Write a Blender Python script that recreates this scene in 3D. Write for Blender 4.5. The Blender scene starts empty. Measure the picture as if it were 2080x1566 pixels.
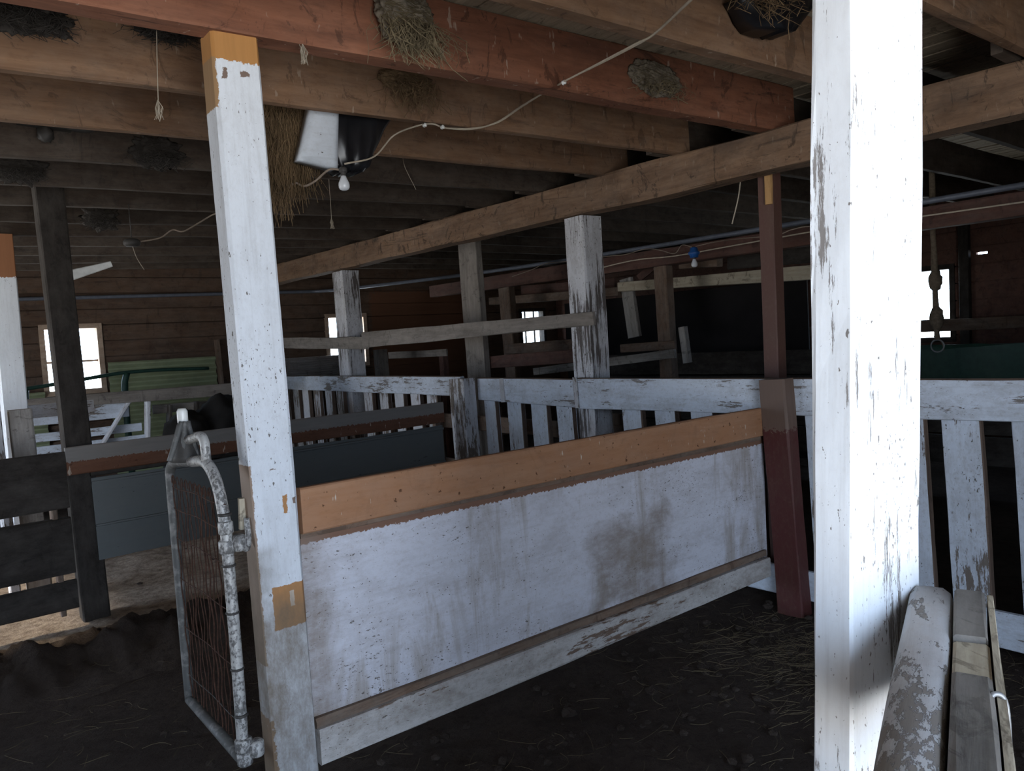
import bpy, bmesh, math, random
from mathutils import Vector, Matrix, noise
random.seed(7)
SC = bpy.context.scene
COL = SC.collection

# ------------------------------------------------------------------ camera
# world: X = direction of the joists and pen partitions, Y = direction of the girder, Z up
F_PX, HOR_Y, HOR_S, VPY, CAM_H = 1560.0, 688.0, -0.06, -243.0, 1.58
def _ray(px, py):
    return Vector((px - 1040, 783 - py, -F_PX)).normalized()
_a, _b = _ray(0, HOR_Y - HOR_S * 1040), _ray(2080, HOR_Y + HOR_S * 1040)
_up = _b.cross(_a).normalized()
if _up.y < 0: _up = -_up
_Y = _ray(VPY, HOR_Y + HOR_S * (VPY - 1040)); _Y = (_Y - _up * _Y.dot(_up)).normalized()
_X = _Y.cross(_up)
R = Matrix((_X, _Y, _up))            # world = R @ camera
cam_d = bpy.data.cameras.new('camera'); cam = bpy.data.objects.new('camera', cam_d)
COL.objects.link(cam)
cam.matrix_world = Matrix.Translation((0, 0, CAM_H)) @ R.to_4x4()
cam_d.sensor_fit = 'HORIZONTAL'; cam_d.sensor_width = 36.0; cam_d.lens = F_PX / 2080 * 36
cam_d.clip_start = 0.02; cam_d.clip_end = 200
SC.camera = cam

def at(px, py, **k):                  # where the sight line through a pixel of the photo meets a plane of the barn
    d = R @ _ray(px, py)
    (ax, v), = k.items(); i = 'xyz'.index(ax)
    t = (v - (0, 0, CAM_H)[i]) / d[i]
    return Vector((0, 0, CAM_H)) + d * t

# ------------------------------------------------------------------ light
SC.view_settings.view_transform = 'Standard'; SC.view_settings.look = 'None'
SC.view_settings.gamma = 1; SC.view_settings.use_curve_mapping = False
SC.view_settings.exposure = -0.15
SKY = 11.0
w = bpy.data.worlds.new('sky'); SC.world = w; w.use_nodes = True
nt = w.node_tree; nt.nodes.clear()
wo = nt.nodes.new('ShaderNodeOutputWorld'); bg = nt.nodes.new('ShaderNodeBackground')
tc = nt.nodes.new('ShaderNodeTexCoord'); sx = nt.nodes.new('ShaderNodeSeparateXYZ')
rp = nt.nodes.new('ShaderNodeValToRGB')
rp.color_ramp.elements[0].position = 0.47; rp.color_ramp.elements[0].color = (1.10, 1.12, 1.14, 1)
rp.color_ramp.elements[1].position = 0.53; rp.color_ramp.elements[1].color = (0.72, 0.92, 1.22, 1)
mm = nt.nodes.new('ShaderNodeMath'); mm.operation = 'MULTIPLY_ADD'; mm.inputs[1].default_value = .5; mm.inputs[2].default_value = .5
nt.links.new(tc.outputs['Generated'], sx.inputs[0]); nt.links.new(sx.outputs['Z'], mm.inputs[0])
nt.links.new(mm.outputs[0], rp.inputs[0]); nt.links.new(rp.outputs[0], bg.inputs[0])
bg.inputs[1].default_value = SKY
nt.links.new(bg.outputs[0], wo.inputs[0])
def portal(name, c, sx_, sy_, d):     # tells Cycles where daylight enters: a sampling portal, gives no light of its own
    l = bpy.data.lights.new(name, 'AREA'); l.shape = 'RECTANGLE'; l.size = sx_; l.size_y = sy_
    o = bpy.data.objects.new(name, l); COL.objects.link(o)
    o.location = c; o.rotation_euler = Vector(d).to_track_quat('-Z', 'Y').to_euler()
    l.cycles.is_portal = True
    return o

sun = bpy.data.lights.new('sun', 'SUN'); sun.energy = 5.0; sun.color = (1, .86, .66); sun.angle = math.radians(4)
so = bpy.data.objects.new('sun', sun); COL.objects.link(so)
so.rotation_euler = Vector((math.cos(math.radians(31)), -.06, -math.sin(math.radians(31)))).to_track_quat('-Z', 'Y').to_euler()
# building size
X0, X1, Y0, Y1 = -2.5, 9.3, -1.6, 10.0
WIN_B = [(1.42, 2.02, 1.26, 2.03), (4.88, 5.50, 1.34, 2.06), (8.45, 9.0, 1.45, 2.06)]   # back wall
DOOR_F = (-1.1, 1.0, 0.0, 2.50)      # open doorway behind the photographer (front wall)
DOOR_L = (5.1, 7.0, 0.0, 2.1)         # open doorway in the left wall
WIN_R = (3.50, 4.35, 1.27, 2.10)
portal('daylight_portal_front', ((DOOR_F[0] + DOOR_F[1]) / 2, Y0 - .02, 1.25), 2.1, 2.5, (0, 1, 0))
portal('daylight_portal_left', (X0 - .02, (DOOR_L[0] + DOOR_L[1]) / 2, 1.05), 2.1, 1.9, (1, 0, 0))
portal('daylight_portal_right', (X1 + .1, (WIN_R[0] + WIN_R[1]) / 2, (WIN_R[2] + WIN_R[3]) / 2), .85, .83, (-1, 0, 0))
for i, (a, b, c, d) in enumerate(WIN_B):
    portal('daylight_portal_back', ((a + b) / 2, Y1 + .12, (c + d) / 2), b - a, d - c, (0, -1, 0))

# ------------------------------------------------------------------ materials
class NT:
    def __init__(s, name):
        s.m = bpy.data.materials.new(name); s.m.use_nodes = True
        s.t = s.m.node_tree; s.t.nodes.clear()
        s.out = s.t.nodes.new('ShaderNodeOutputMaterial'); s.b = s.t.nodes.new('ShaderNodeBsdfPrincipled')
        s.t.links.new(s.b.outputs[0], s.out.inputs[0])
        s.tc = s.t.nodes.new('ShaderNodeTexCoord'); s.oi = s.t.nodes.new('ShaderNodeObjectInfo')
        s.xyz = None
    def put(s, sock, v):
        if v is None: return
        if hasattr(v, 'is_output') or isinstance(v, bpy.types.NodeSocket): s.t.links.new(v, sock)
        elif isinstance(v, (tuple, list)): sock.default_value = tuple(v) + ((1,) if len(v) == 3 and len(sock.default_value) == 4 else ())
        else: sock.default_value = v
    def math(s, op, a, b=None, c=None, clamp=False):
        n = s.t.nodes.new('ShaderNodeMath'); n.operation = op; n.use_clamp = clamp
        s.put(n.inputs[0], a); s.put(n.inputs[1], b); s.put(n.inputs[2], c); return n.outputs[0]
    def coords(s, scale, rnd=True):
        n = s.t.nodes.new('ShaderNodeMapping'); n.inputs['Scale'].default_value = scale
        if rnd:
            v = s.t.nodes.new('ShaderNodeVectorMath'); v.operation = 'SCALE'; v.inputs[0].default_value = (37, 17, 23)
            s.put(v.inputs['Scale'], s.oi.outputs['Random'])
            s.t.links.new(v.outputs[0], n.inputs['Location'])
        s.t.links.new(s.tc.outputs['Object'], n.inputs['Vector']); return n.outputs[0]
    def noise(s, scale, vec=(1, 1, 1), detail=4, rough=.6, dist=0, rnd=True):
        n = s.t.nodes.new('ShaderNodeTexNoise'); n.inputs['Scale'].default_value = scale
        n.inputs['Detail'].default_value = detail; n.inputs['Roughness'].default_value = rough
        n.inputs['Distortion'].default_value = dist
        s.put(n.inputs['Vector'], s.coords(vec, rnd)); return n.outputs[0]
    def step(s, v, lo, hi):
        n = s.t.nodes.new('ShaderNodeMapRange'); n.clamp = True
        s.put(n.inputs[0], v); n.inputs[1].default_value = lo; n.inputs[2].default_value = hi; return n.outputs[0]
    def mix(s, f, a, b):
        n = s.t.nodes.new('ShaderNodeMix'); n.data_type = 'RGBA'; s.put(n.inputs[0], f); s.put(n.inputs[6], a); s.put(n.inputs[7], b); return n.outputs[2]
    def ax(s, i):
        if s.xyz is None:
            s.xyz = s.t.nodes.new('ShaderNodeSeparateXYZ'); s.t.links.new(s.tc.outputs['Object'], s.xyz.inputs[0])
        return s.xyz.outputs[i]
    def bump(s, h, strength=.3, dist=.01):
        n = s.t.nodes.new('ShaderNodeBump'); n.inputs['Strength'].default_value = strength; n.inputs['Distance'].default_value = dist
        s.put(n.inputs['Height'], h); s.t.links.new(n.outputs[0], s.b.inputs['Normal'])
    def fin(s, col, rough=.8, spec=.25, metal=0):
        s.put(s.b.inputs['Base Color'], col); s.put(s.b.inputs['Roughness'], rough)
        s.b.inputs['Specular IOR Level'].default_value = spec; s.b.inputs['Metallic'].default_value = metal
        return s.m
    def zone(s, z, jag=.012, nscale=60, soft=.001):
        # z = {axis: (lo, hi)} in the object's own metres, edges made ragged by noise
        n = s.math('MULTIPLY_ADD', s.noise(nscale, detail=3), 2 * jag, -jag)
        out = None
        for i, (lo, hi) in z.items():
            v = s.math('ADD', s.ax(i), n)
            for k in (s.step(v, lo - soft, lo + soft) if lo is not None else None,
                      s.step(v, hi + soft, hi - soft) if hi is not None else None):
                if k is not None: out = k if out is None else s.math('MULTIPLY', out, k)
        return out

def c8(r, g, b):                      # sRGB 0-255 to linear
    return tuple(((v / 255) / 12.92 if v / 255 <= .04045 else ((v / 255 + .055) / 1.055) ** 2.4) for v in (r, g, b))

def wood(name, light, dark, stain=.35, streak=.5, vary=.25, spots=0, dust=.0, zones=()):
    n = NT(name)
    g = n.noise(14, (.12, 1, 1), 6, .65, .6)          # grain runs along the object's own X
    f = n.noise(60, (.06, 1, 1), 4, .6)
    gg = n.math('MULTIPLY_ADD', g, .7, n.math('MULTIPLY', f, .3))
    col = n.mix(n.step(gg, .34, .66), dark, light)
    blot = n.noise(2.2, (.7, 1, 1), 5, .7)
    dk = tuple(v * .35 for v in dark)
    fi = n.noise(30, (.35, 1, 1), 8, .8)
    col = n.mix(n.math('MULTIPLY', n.step(fi, .5, .7), .35 + stain * .3), col, tuple(v * .6 for v in dark))
    mk = n.noise(7, (.9, .9, .5), 6, .7, 2.0)
    col = n.mix(n.math('MULTIPLY', n.step(mk, .575, .62), streak * .8), col, dk)
    col = n.mix(n.math('MULTIPLY', n.step(blot, .52, .72), stain), col, dk)
    if streak:
        sc = n.noise(5, (.25, 1.6, 1.6), 7, .75, 1.2)
        col = n.mix(n.math('MULTIPLY', n.step(sc, .58, .66), streak), col, dk)
    if dust:
        d = n.noise(9, (.6, 1, 1), 6, .7)
        col = n.mix(n.math('MULTIPLY', n.step(d, .4, .7), dust), col, (.33, .30, .26))
    if spots:
        sp = n.noise(34, (.9, .8, .28), 3, .6)
        col = n.mix(n.math('MULTIPLY', n.step(sp, .66, .70), spots), col, (.55, .47, .38))
        s2 = n.noise(60, (.6, .6, .6), 3, .6)
        col = n.mix(n.math('MULTIPLY', n.step(s2, .67, .70), spots), col, dk)
    for z, c, jag in zones:
        cc = n.mix(n.step(gg, .3, .7), tuple(v * .75 for v in c), c)
        col = n.mix(n.zone(z, jag), col, cc)
    hs = n.t.nodes.new('ShaderNodeHueSaturation')
    n.put(hs.inputs['Value'], n.math('MULTIPLY_ADD', n.oi.outputs['Random'], vary * 2, 1 - vary)); n.put(hs.inputs['Color'], col)
    n.bump(gg, .5, .006)
    return n.fin(hs.outputs[0], .8)

def painted(name, paint, under, wear=.3, speck=.5, dirt=.3, dirtcol=(.12, .09, .06), zones=(), vary=.06, streaky=(.16, 1, 1), bw=.4, drip=0, fine=1.0):
    n = NT(name)
    big = n.noise(3.0, (.5, 1, 1), 4, .6); fin = n.noise(34 * fine, streaky, 8, .75)
    v = n.math('MULTIPLY_ADD', big, .45, n.math('MULTIPLY', fin, .60))
    th = .70 - wear * .30
    worn = n.step(v, th, th + .012)
    dn = n.noise(7, (.5, 1, 1), 9, .8)
    mot = n.noise(48, (.7, 1, 1), 8, .8)
    grain = n.noise(60, (.05, 1, 1), 5, .65)
    ucol = n.mix(grain, tuple(x * .5 for x in under), under)
    col = n.mix(n.math('MULTIPLY', n.step(dn, .45, .75), dirt), paint, dirtcol)
    col = n.mix(n.math('MULTIPLY', n.step(mot, .5, .72), dirt * .8), col, tuple(x * 1.6 for x in dirtcol))
    col = n.mix(n.math('MULTIPLY', n.step(grain, .5, .75), .15), col, dirtcol)
    if drip:
        d = n.noise(9, (1, 1, .16), 7, .7, .8); d2 = n.noise(1.7, (1, 1, .8), 3, .6)
        col = n.mix(n.math('MULTIPLY', n.step(n.math('MULTIPLY_ADD', d2, .5, n.math('MULTIPLY', d, .6)), .56, .68), drip), col, (.24, .185, .12))
    col = n.mix(worn, col, ucol)
    sm = n.noise(3.5, (.6, 1, 1), 3, .6)
    for sc, k in ((150, .9), (65, .85)):
        sp = n.noise(sc, (.5, 1, 1), 3, .6)
        t = .765 - .055 * speck
        col = n.mix(n.math('MULTIPLY', n.step(n.math('MULTIPLY_ADD', sm, .25, n.math('MULTIPLY', sp, .85)), t, t + .02), k), col, tuple(x * .5 for x in dirtcol))
    for z, c, jag in zones:
        if c == 'dirt':
            k = n.math('MULTIPLY', n.zone(z, jag, 9, .045), n.math('MULTIPLY_ADD', n.step(dn, .3, .65), .7, .18))
            col = n.mix(k, col, tuple(x * 1.2 for x in dirtcol))
        else: col = n.mix(n.zone(z, jag), col, n.mix(grain, tuple(x * .7 for x in c), c))
    hs = n.t.nodes.new('ShaderNodeHueSaturation')
    n.put(hs.inputs['Value'], n.math('MULTIPLY_ADD', n.oi.outputs['Random'], vary * 2, 1 - vary)); n.put(hs.inputs['Color'], col)
    h = n.math('SUBTRACT', n.math('MULTIPLY', grain, .4), n.math('MULTIPLY', worn, .5))
    n.bump(h, bw, .004)
    return n.fin(hs.outputs[0], .62, .3)

def plain(name, c, rough=.6, metal=0, spec=.3, mott=.2, scale=20):
    n = NT(name)
    v = n.noise(scale, detail=5)
    col = n.mix(n.step(v, .35, .7), tuple(x * (1 - mott) for x in c), c)
    return n.fin(col, rough, spec, metal)

WHITE = (.74, .77, .80); GREYWOOD = (.20, .17, .14)
M = {}
M['joist_red'] = wood('red_brown_joist_wood', (.26, .108, .060), (.145, .058, .033), .45, .8, .05, .35, .05)
M['joist_brown'] = wood('brown_joist_wood', (.25, .145, .083), (.14, .077, .044), .45, .6, .08, .25, .12)
M['joist_grey'] = wood('grey_brown_joist_wood', (.072, .052, .038), (.040, .029, .022), .4, .5, .2, 0, .12)
M['ceiling'] = wood('pale_ceiling_board_wood', (.56, .46, .33), (.34, .27, .19), .35, .75, .05, .2, .1)
M['girder'] = wood('girder_wood', (.235, .145, .088), (.13, .077, .047), .7, 1.0, .04, .1, .1)
M['girder_red'] = wood('dark_red_beam_wood', (.13, .062, .046), (.075, .038, .03), .4, .5, .1, 0, .1)
M['siding'] = wood('wall_siding_wood', (.14, .085, .054), (.075, .046, .032), .4, .5, .3, 0, .12, zones=[({0: (2.2, 4.1), 2: (None, 2.6)}, (.17, .078, .042), .15)])
M['dark_wood'] = wood('dark_weathered_wood', (.036, .029, .024), (.019, .015, .012), .4, .5, .15, 0, .1)
M['grey_wood'] = wood('grey_weathered_wood', (.26, .23, .20), (.13, .11, .095), .4, .6, .15, 0, .3)
M['grey_pale'] = wood('pale_grey_weathered_wood', (.46, .43, .40), (.22, .20, .18), .35, .7, .1, 0, .2)
M['brown_post'] = wood('brown_post_wood', (.20, .13, .09), (.10, .065, .045), .4, .5, .1, 0, .25)
M['pale_beam'] = wood('pale_yellow_grey_wood', (.52, .46, .35), (.34, .28, .20), .3, .8, .05, 0, .1)
M['yellow_wood'] = wood('fresh_yellow_wood', (.50, .30, .13), (.38, .20, .08), .1, .1, .02)
M['orange'] = wood('orange_brown_board', (.40, .215, .12), (.33, .155, .075), .22, .14, .02, 1.0, .12)
M['orange_grey'] = wood('orange_brown_board_grey_top', (.175, .08, .045), (.12, .052, .03), .2, .2, .02, .6, .05,
                        zones=[({2: (-.005, None)}, (.26, .24, .22), .02)])
M['maroon'] = painted('maroon_paint', (.080, .022, .020), (.15, .08, .06), .15, .2, .25,
                      zones=[({0: (1.02, None)}, (.16, .105, .08), .06)])
M['maroon_tall'] = painted('dull_maroon_paint', (.10, .048, .038), (.12, .07, .05), .2, .2, .3)
LP = dict(c=(.46, .22, .07))
def fz(px0, px1, py0, py1):            # a patch on the front face of the left white post, as metres along and across it
    a, b = at(px0, py1, y=2.385), at(px1, py0, y=2.385)
    return {0: (a.z + .02, b.z + .02), 1: (a.x - .943, b.x - .943), 2: (None, -.035)}
BR = (.20, .14, .11); OR = (.45, .225, .09)
M['white_post'] = painted('white_post_paint', (.66, .69, .73), GREYWOOD, .16, .9, .22,
    zones=[({0: (2.505, None)}, (.47, .225, .07), .014), ({0: (2.36, 2.51), 1: (None, -.066)}, (.36, .22, .11), .01),
           ({**fz(566, 640, 1172, 1280), 1: (-.035, None)}, OR, .008),
           (fz(459, 467, 140, 158), BR, .011), (fz(497, 512, 147, 156), BR, .011), (fz(499, 506, 1010, 1042) if 0 else fz(576, 582, 1005, 1042), OR, .009),
           (fz(566, 588, 1023, 1027), BR, .007), (fz(594, 600, 1010, 1024), BR, .008), (fz(548, 560, 952, 956), BR, .008), (fz(590, 596, 1198, 1232), (.6, .5, .4), .004),
           ({0: (.05, .42), 1: (None, -.066)}, (.33, .20, .12), .02), ({0: (.6, 1.25), 1: (None, -.069)}, (.33, .24, .18), .006),
           ({0: (None, .95), 1: (None, -.045)}, 'dirt', .05), ({0: (None, .80)}, 'dirt', .10)])
M['near_post'] = painted('near_white_post_paint', (.86, .88, .90), (.36, .33, .31), .31, 1.0, .12, dirtcol=(.25, .2, .15), streaky=(.10, 1, 1))
M['white_post_left'] = painted('white_orange_top_post_paint', WHITE, GREYWOOD, .12, .4, .15, zones=[({0: (2.27, None)}, (.33, .14, .06), .02)])
M['peeling'] = painted('badly_peeling_white_paint', (.62, .62, .64), (.15, .13, .12), .52, 1.3, .5, streaky=(.06, 1.5, 1.5))
M['fence'] = painted('fence_white_paint', (.60, .65, .72), (.24, .20, .17), .36, 1.0, .45)
M['fence_rail'] = painted('fence_rail_white_paint', (.60, .65, .72), (.26, .23, .21), .38, 1.0, .5)
M['fence_old'] = painted('worn_fence_paint', (.54, .54, .56), (.2, .16, .13), .50, .6, .4)
M['fence_brown'] = wood('unpainted_slat_edge_wood', (.17, .12, .09), (.09, .06, .045), .3, .5, .1)
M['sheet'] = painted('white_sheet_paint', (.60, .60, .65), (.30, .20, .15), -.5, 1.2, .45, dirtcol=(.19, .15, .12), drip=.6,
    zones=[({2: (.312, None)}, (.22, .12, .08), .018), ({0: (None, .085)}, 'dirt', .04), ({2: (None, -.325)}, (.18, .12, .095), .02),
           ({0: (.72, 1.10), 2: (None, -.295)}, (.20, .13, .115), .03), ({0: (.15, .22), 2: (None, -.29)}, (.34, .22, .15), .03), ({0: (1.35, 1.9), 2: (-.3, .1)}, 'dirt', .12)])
M['kick'] = painted('dirty_kick_board_paint', (.50, .475, .45), (.22, .15, .11), .42, 1.3, .95, dirtcol=(.17, .13, .10))
M['blue_sheet'] = painted('blue_grey_sheet_paint', (.145, .155, .15), (.09, .092, .09), .12, .4, .35, dirtcol=(.10, .12, .12))
M['straw'] = plain('dry_straw', (.23, .18, .105), .8, mott=.5, scale=8)
M['floor_straw'] = plain('dusty_floor_straw', (.17, .13, .075), .9, mott=.6, scale=6)
M['hay_brown'] = plain('brown_hay', (.20, .13, .068), .9, mott=.5, scale=12)
M['mud'] = plain('dried_mud', (.24, .20, .15), .95, mott=.5, scale=60)
M['soot'] = plain('dark_dusty_mud', (.06, .052, .045), .95, mott=.5, scale=40)
M['galv'] = None
n = NT('flaking_galvanised_pipe'); v = n.noise(110, (.8, 1, .6), 5, .7); v2 = n.noise(9, detail=4)
M['galv'] = n.fin(n.mix(n.step(n.math('MULTIPLY_ADD', v2, .4, n.math('MULTIPLY', v, .7)), .52, .60), (.44, .43, .41), (.13, .125, .12)), .5, .4, .15)
n = NT('dull_dark_pipe'); v = n.noise(30, detail=5)
M['pipe_dark'] = n.fin(n.mix(n.step(v, .5, .66), (.10, .10, .095), (.22, .21, .20)), .6, .3)
M['rust'] = plain('rusty_wire', (.11, .055, .038), .8, .2, mott=.6, scale=60)
M['wire'] = plain('dull_steel_wire', (.30, .30, .30), .5, .5, mott=.3)
M['cable'] = plain('aged_cream_cable', (.52, .44, .34), .6, mott=.25)
M['cable_dark'] = plain('dusty_brown_cable', (.28, .22, .17), .7, mott=.25)
M['insulator'] = plain('white_porcelain', (.80, .80, .76), .3, spec=.5, mott=.1)
M['black_plastic'] = plain('black_plastic_film', (.012, .012, .014), .35, spec=.5, mott=.3)
M['white_plastic'] = painted('dirty_white_plastic', (.58, .62, .67), (.3, .28, .25), .12, .8, .2)
M['bluepipe'] = plain('blue_grey_pipe', (.15, .165, .20), .45, .2, mott=.2)
M['blue_fix'] = plain('blue_plastic', (.02, .10, .33), .4, spec=.5, mott=.1)
M['green'] = plain('dark_green_paint', (.018, .055, .04), .5, mott=.3)
M['green_sheet'] = plain('pale_green_sheet', (.30, .34, .20), .6, mott=.25, scale=5)
M['rope'] = plain('old_rope', (.17, .13, .09), .9, mott=.4, scale=50)
M['black'] = plain('black_heap', (.014, .013, .012), .9, mott=.4)
M['dark_metal'] = plain('dark_dusty_metal', (.07, .065, .06), .6, .2, mott=.3)
M['cobweb'] = plain('dusty_cobweb_string', (.42, .36, .28), .9, mott=.3)
# bulb glass
n = NT('frosted_bulb_glass'); n.b.inputs['Transmission Weight'].default_value = .25
M['bulb'] = n.fin((.78, .80, .82), .15, .6)
# window glass
n = NT('window_glass')
tr = n.t.nodes.new('ShaderNodeBsdfTransparent'); gl = n.t.nodes.new('ShaderNodeBsdfGlossy'); gl.inputs['Roughness'].default_value = .05
mx = n.t.nodes.new('ShaderNodeMixShader'); mx.inputs[0].default_value = .06
tr.inputs[0].default_value = (.93, .96, .97, 1)
n.t.links.new(tr.outputs[0], mx.inputs[1]); n.t.links.new(gl.outputs[0], mx.inputs[2]); n.t.links.new(mx.outputs[0], n.out.inputs[0])
M['glass'] = n.m
# dirt floor
n = NT('trampled_dirt_floor')
a = n.noise(1.1, detail=6, rnd=False); b = n.noise(22, detail=8, rough=.75, rnd=False); c_ = n.noise(90, detail=3, rnd=False)
col = n.mix(n.step(a, .35, .65), (.052, .039, .032), (.092, .071, .058))
col = n.mix(n.math('MULTIPLY', n.step(b, .45, .7), .75), col, (.035, .026, .02))
col = n.mix(n.math('MULTIPLY', n.step(c_, .68, .74), .5), col, (.17, .135, .09))
n.bump(n.math('MULTIPLY_ADD', b, 1.0, n.math('MULTIPLY', c_, .3)), .9, .03)
M['floor'] = n.fin(col, .95, .12)
n = NT('pale_light_pool_floor')  # floor colour paled to help paint the pool of daylight
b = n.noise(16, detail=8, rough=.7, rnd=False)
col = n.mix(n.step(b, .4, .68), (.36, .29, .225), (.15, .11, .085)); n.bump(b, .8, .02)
M['floor_light_pool'] = n.fin(col, .95, .12)

# ------------------------------------------------------------------ builders
def link(name, me, m, parent=None, mat=None):
    o = bpy.data.objects.new(name, me); COL.objects.link(o)
    if m is not None and len(me.materials) == 0: me.materials.append(m)
    mw = mat if mat is not None else Matrix.Identity(4)
    if parent is not None:
        o.parent = parent; o.matrix_basis = WORLD[parent.name].inverted() @ mw
    else:
        o.matrix_basis = mw
    WORLD[o.name] = mw
    return o
WORLD = {}
def thing(name, loc, label, cat, group=None):
    o = bpy.data.objects.new(name, None); COL.objects.link(o); o.location = loc; o.empty_display_size = .1
    WORLD[o.name] = Matrix.Translation(loc)
    return tag(o, label, cat, group)
def tag(o, label, cat, group=None, kind=None):
    o['label'] = label; o['category'] = cat
    if group: o['group'] = group
    if kind: o['kind'] = kind
    return o
def frame(p0, p1, up=(0, 0, 1)):
    p0, p1 = Vector(p0), Vector(p1)
    x = (p1 - p0).normalized(); up = Vector(up)
    if abs(x.dot(up)) > .999: up = Vector((0, 1, 0))
    y = up.cross(x).normalized(); z = x.cross(y)
    m = Matrix((x, y, z)).transposed().to_4x4(); m.translation = p0
    return m, (p1 - p0).length
def beam(name, p0, p1, wy, hz, m, parent=None, up=(0, 0, 1), wob=.003, cham=.006, seg=None, hz1=None, rag=0, wy1=None, rnd=False, side=None):
    """board / post: own X runs p0->p1, wy across, hz along 'up'; slightly crooked, chamfered"""
    mw, L = frame(p0, p1, up)
    seg = seg or max(3, int(L / .12)); seg = min(seg, 60)
    bm = bmesh.new(); rows = []
    sd = Vector((random.random() * 99, random.random() * 99, random.random() * 99))
    for i in range(seg + 1):
        t = i / seg; x = L * t
        a = (wy + ((wy1 or wy) - wy) * t) / 2; b = (hz + ((hz1 if hz1 is not None else hz) - hz) * t) / 2
        c = min(cham, a * .45, b * .45)
        pts = [(-a + c, -b), (a - c, -b), (a, -b + c), (a, b - c), (a - c, b), (-a + c, b), (-a, b - c), (-a, -b + c)]
        if rnd: pts = [(math.copysign(abs(math.cos(q)) ** .55, math.cos(q)) * a, math.copysign(abs(math.sin(q)) ** .35, math.sin(q)) * b) for q in (math.radians(-157.5 + 22.5 * k) for k in range(16))]
        NP = len(pts); row = []
        for k, (yy, zz) in enumerate(pts):
            q = Vector((x * 1.3, (k // 2) * 7.1, 0)) + sd; q2 = Vector((x * 9, k * 3.3, 5)) + sd
            dy = noise.noise(q) * wob * 1.6 + noise.noise(q2) * wob * .5
            dz = noise.noise(q + Vector((0, 50, 0))) * wob * 1.6 + noise.noise(q2 + Vector((0, 0, 30))) * wob * .5
            dx = 0
            if rag and i in (0, seg): dx = noise.noise(Vector((k * 2.1, i, 3)) + sd) * rag
            row.append(bm.verts.new((x + dx, yy + dy, zz + dz)))
        rows.append(row)
    for i in range(seg):
        for k in range(NP):
            f_ = bm.faces.new((rows[i][k], rows[i + 1][k], rows[i + 1][(k + 1) % NP], rows[i][(k + 1) % NP]))
            if side and k in side[1]: f_.material_index = 1
    bm.faces.new(rows[0]); bm.faces.new(list(reversed(rows[-1])))
    bmesh.ops.recalc_face_normals(bm, faces=bm.faces)
    me = bpy.data.meshes.new(name); bm.to_mesh(me); bm.free()
    if side: me.materials.append(m); me.materials.append(side[0])
    if rnd:
        for p in me.polygons: p.use_smooth = len(p.vertices) == 4
    return link(name, me, m, parent, mw)
def smooth_path(pts, n=6):
    pts = [Vector(p) for p in pts]; out = []
    P_ = [pts[0] * 2 - pts[1]] + pts + [pts[-1] * 2 - pts[-2]]
    for i in range(1, len(P_) - 2):
        p0, p1, p2, p3 = P_[i - 1:i + 3]
        for k in range(n):
            t = k / n
            out.append(.5 * ((2 * p1) + (p2 - p0) * t + (2 * p0 - 5 * p1 + 4 * p2 - p3) * t * t + (3 * p1 - p0 - 3 * p2 + p3) * t ** 3))
    out.append(pts[-1]); return out
def tube_bm(bm, pts, r, sides=8, r1=None):
    rings = []; prev = None
    n_ = len(pts)
    for i, p in enumerate(pts):
        d = (pts[min(i + 1, n_ - 1)] - pts[max(i - 1, 0)]).normalized()
        u = prev if prev is not None else (Vector((0, 0, 1)) if abs(d.z) < .9 else Vector((1, 0, 0)))
        u = (u - d * u.dot(d)).normalized(); prev = u; v = d.cross(u)
        rr = r + ((r1 if r1 is not None else r) - r) * i / max(1, n_ - 1)
        rings.append([bm.verts.new(p + (u * math.cos(a) + v * math.sin(a)) * rr) for a in (2 * math.pi * k / sides for k in range(sides))])
    for a, b in zip(rings, rings[1:]):
        for k in range(sides): bm.faces.new((a[k], a[(k + 1) % sides], b[(k + 1) % sides], b[k]))
    bm.faces.new(list(reversed(rings[0]))); bm.faces.new(rings[-1])
def mesh_obj(name, bm, m, parent=None, origin=None, smooth=False):
    me = bpy.data.meshes.new(name)
    o_ = Vector(origin) if origin is not None else Vector((0, 0, 0))
    bmesh.ops.translate(bm, verts=bm.verts, vec=-o_)
    bmesh.ops.recalc_face_normals(bm, faces=bm.faces)
    bm.to_mesh(me); bm.free()
    if smooth:
        for p in me.polygons: p.use_smooth = True
    return link(name, me, m, parent, Matrix.Translation(o_))
def tube(name, pts, r, m, parent=None, sides=8, sm=6, r1=None):
    bm = bmesh.new(); P_ = smooth_path(pts, sm) if sm else [Vector(p) for p in pts]
    tube_bm(bm, P_, r, sides, r1)
    return mesh_obj(name, bm, m, parent, P_[0], True)
def lathe(name, base, prof, m, parent=None, axis=(0, 0, 1), n=20, squash=1):
    bm = bmesh.new(); q = Vector((0, 0, 1)).rotation_difference(Vector(axis).normalized()).to_matrix()
    rings = []
    for r, z in prof:
        rings.append([bm.verts.new(Vector(base) + q @ Vector((r * math.cos(2 * math.pi * k / n), r * squash * math.sin(2 * math.pi * k / n), z))) for k in range(n)])
    for a, b in zip(rings, rings[1:]):
        for k in range(n): bm.faces.new((a[k], a[(k + 1) % n], b[(k + 1) % n], b[k]))
    bm.faces.new(rings[0]); bm.faces.new(rings[-1])
    return mesh_obj(name, bm, m, parent, base, True)
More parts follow.
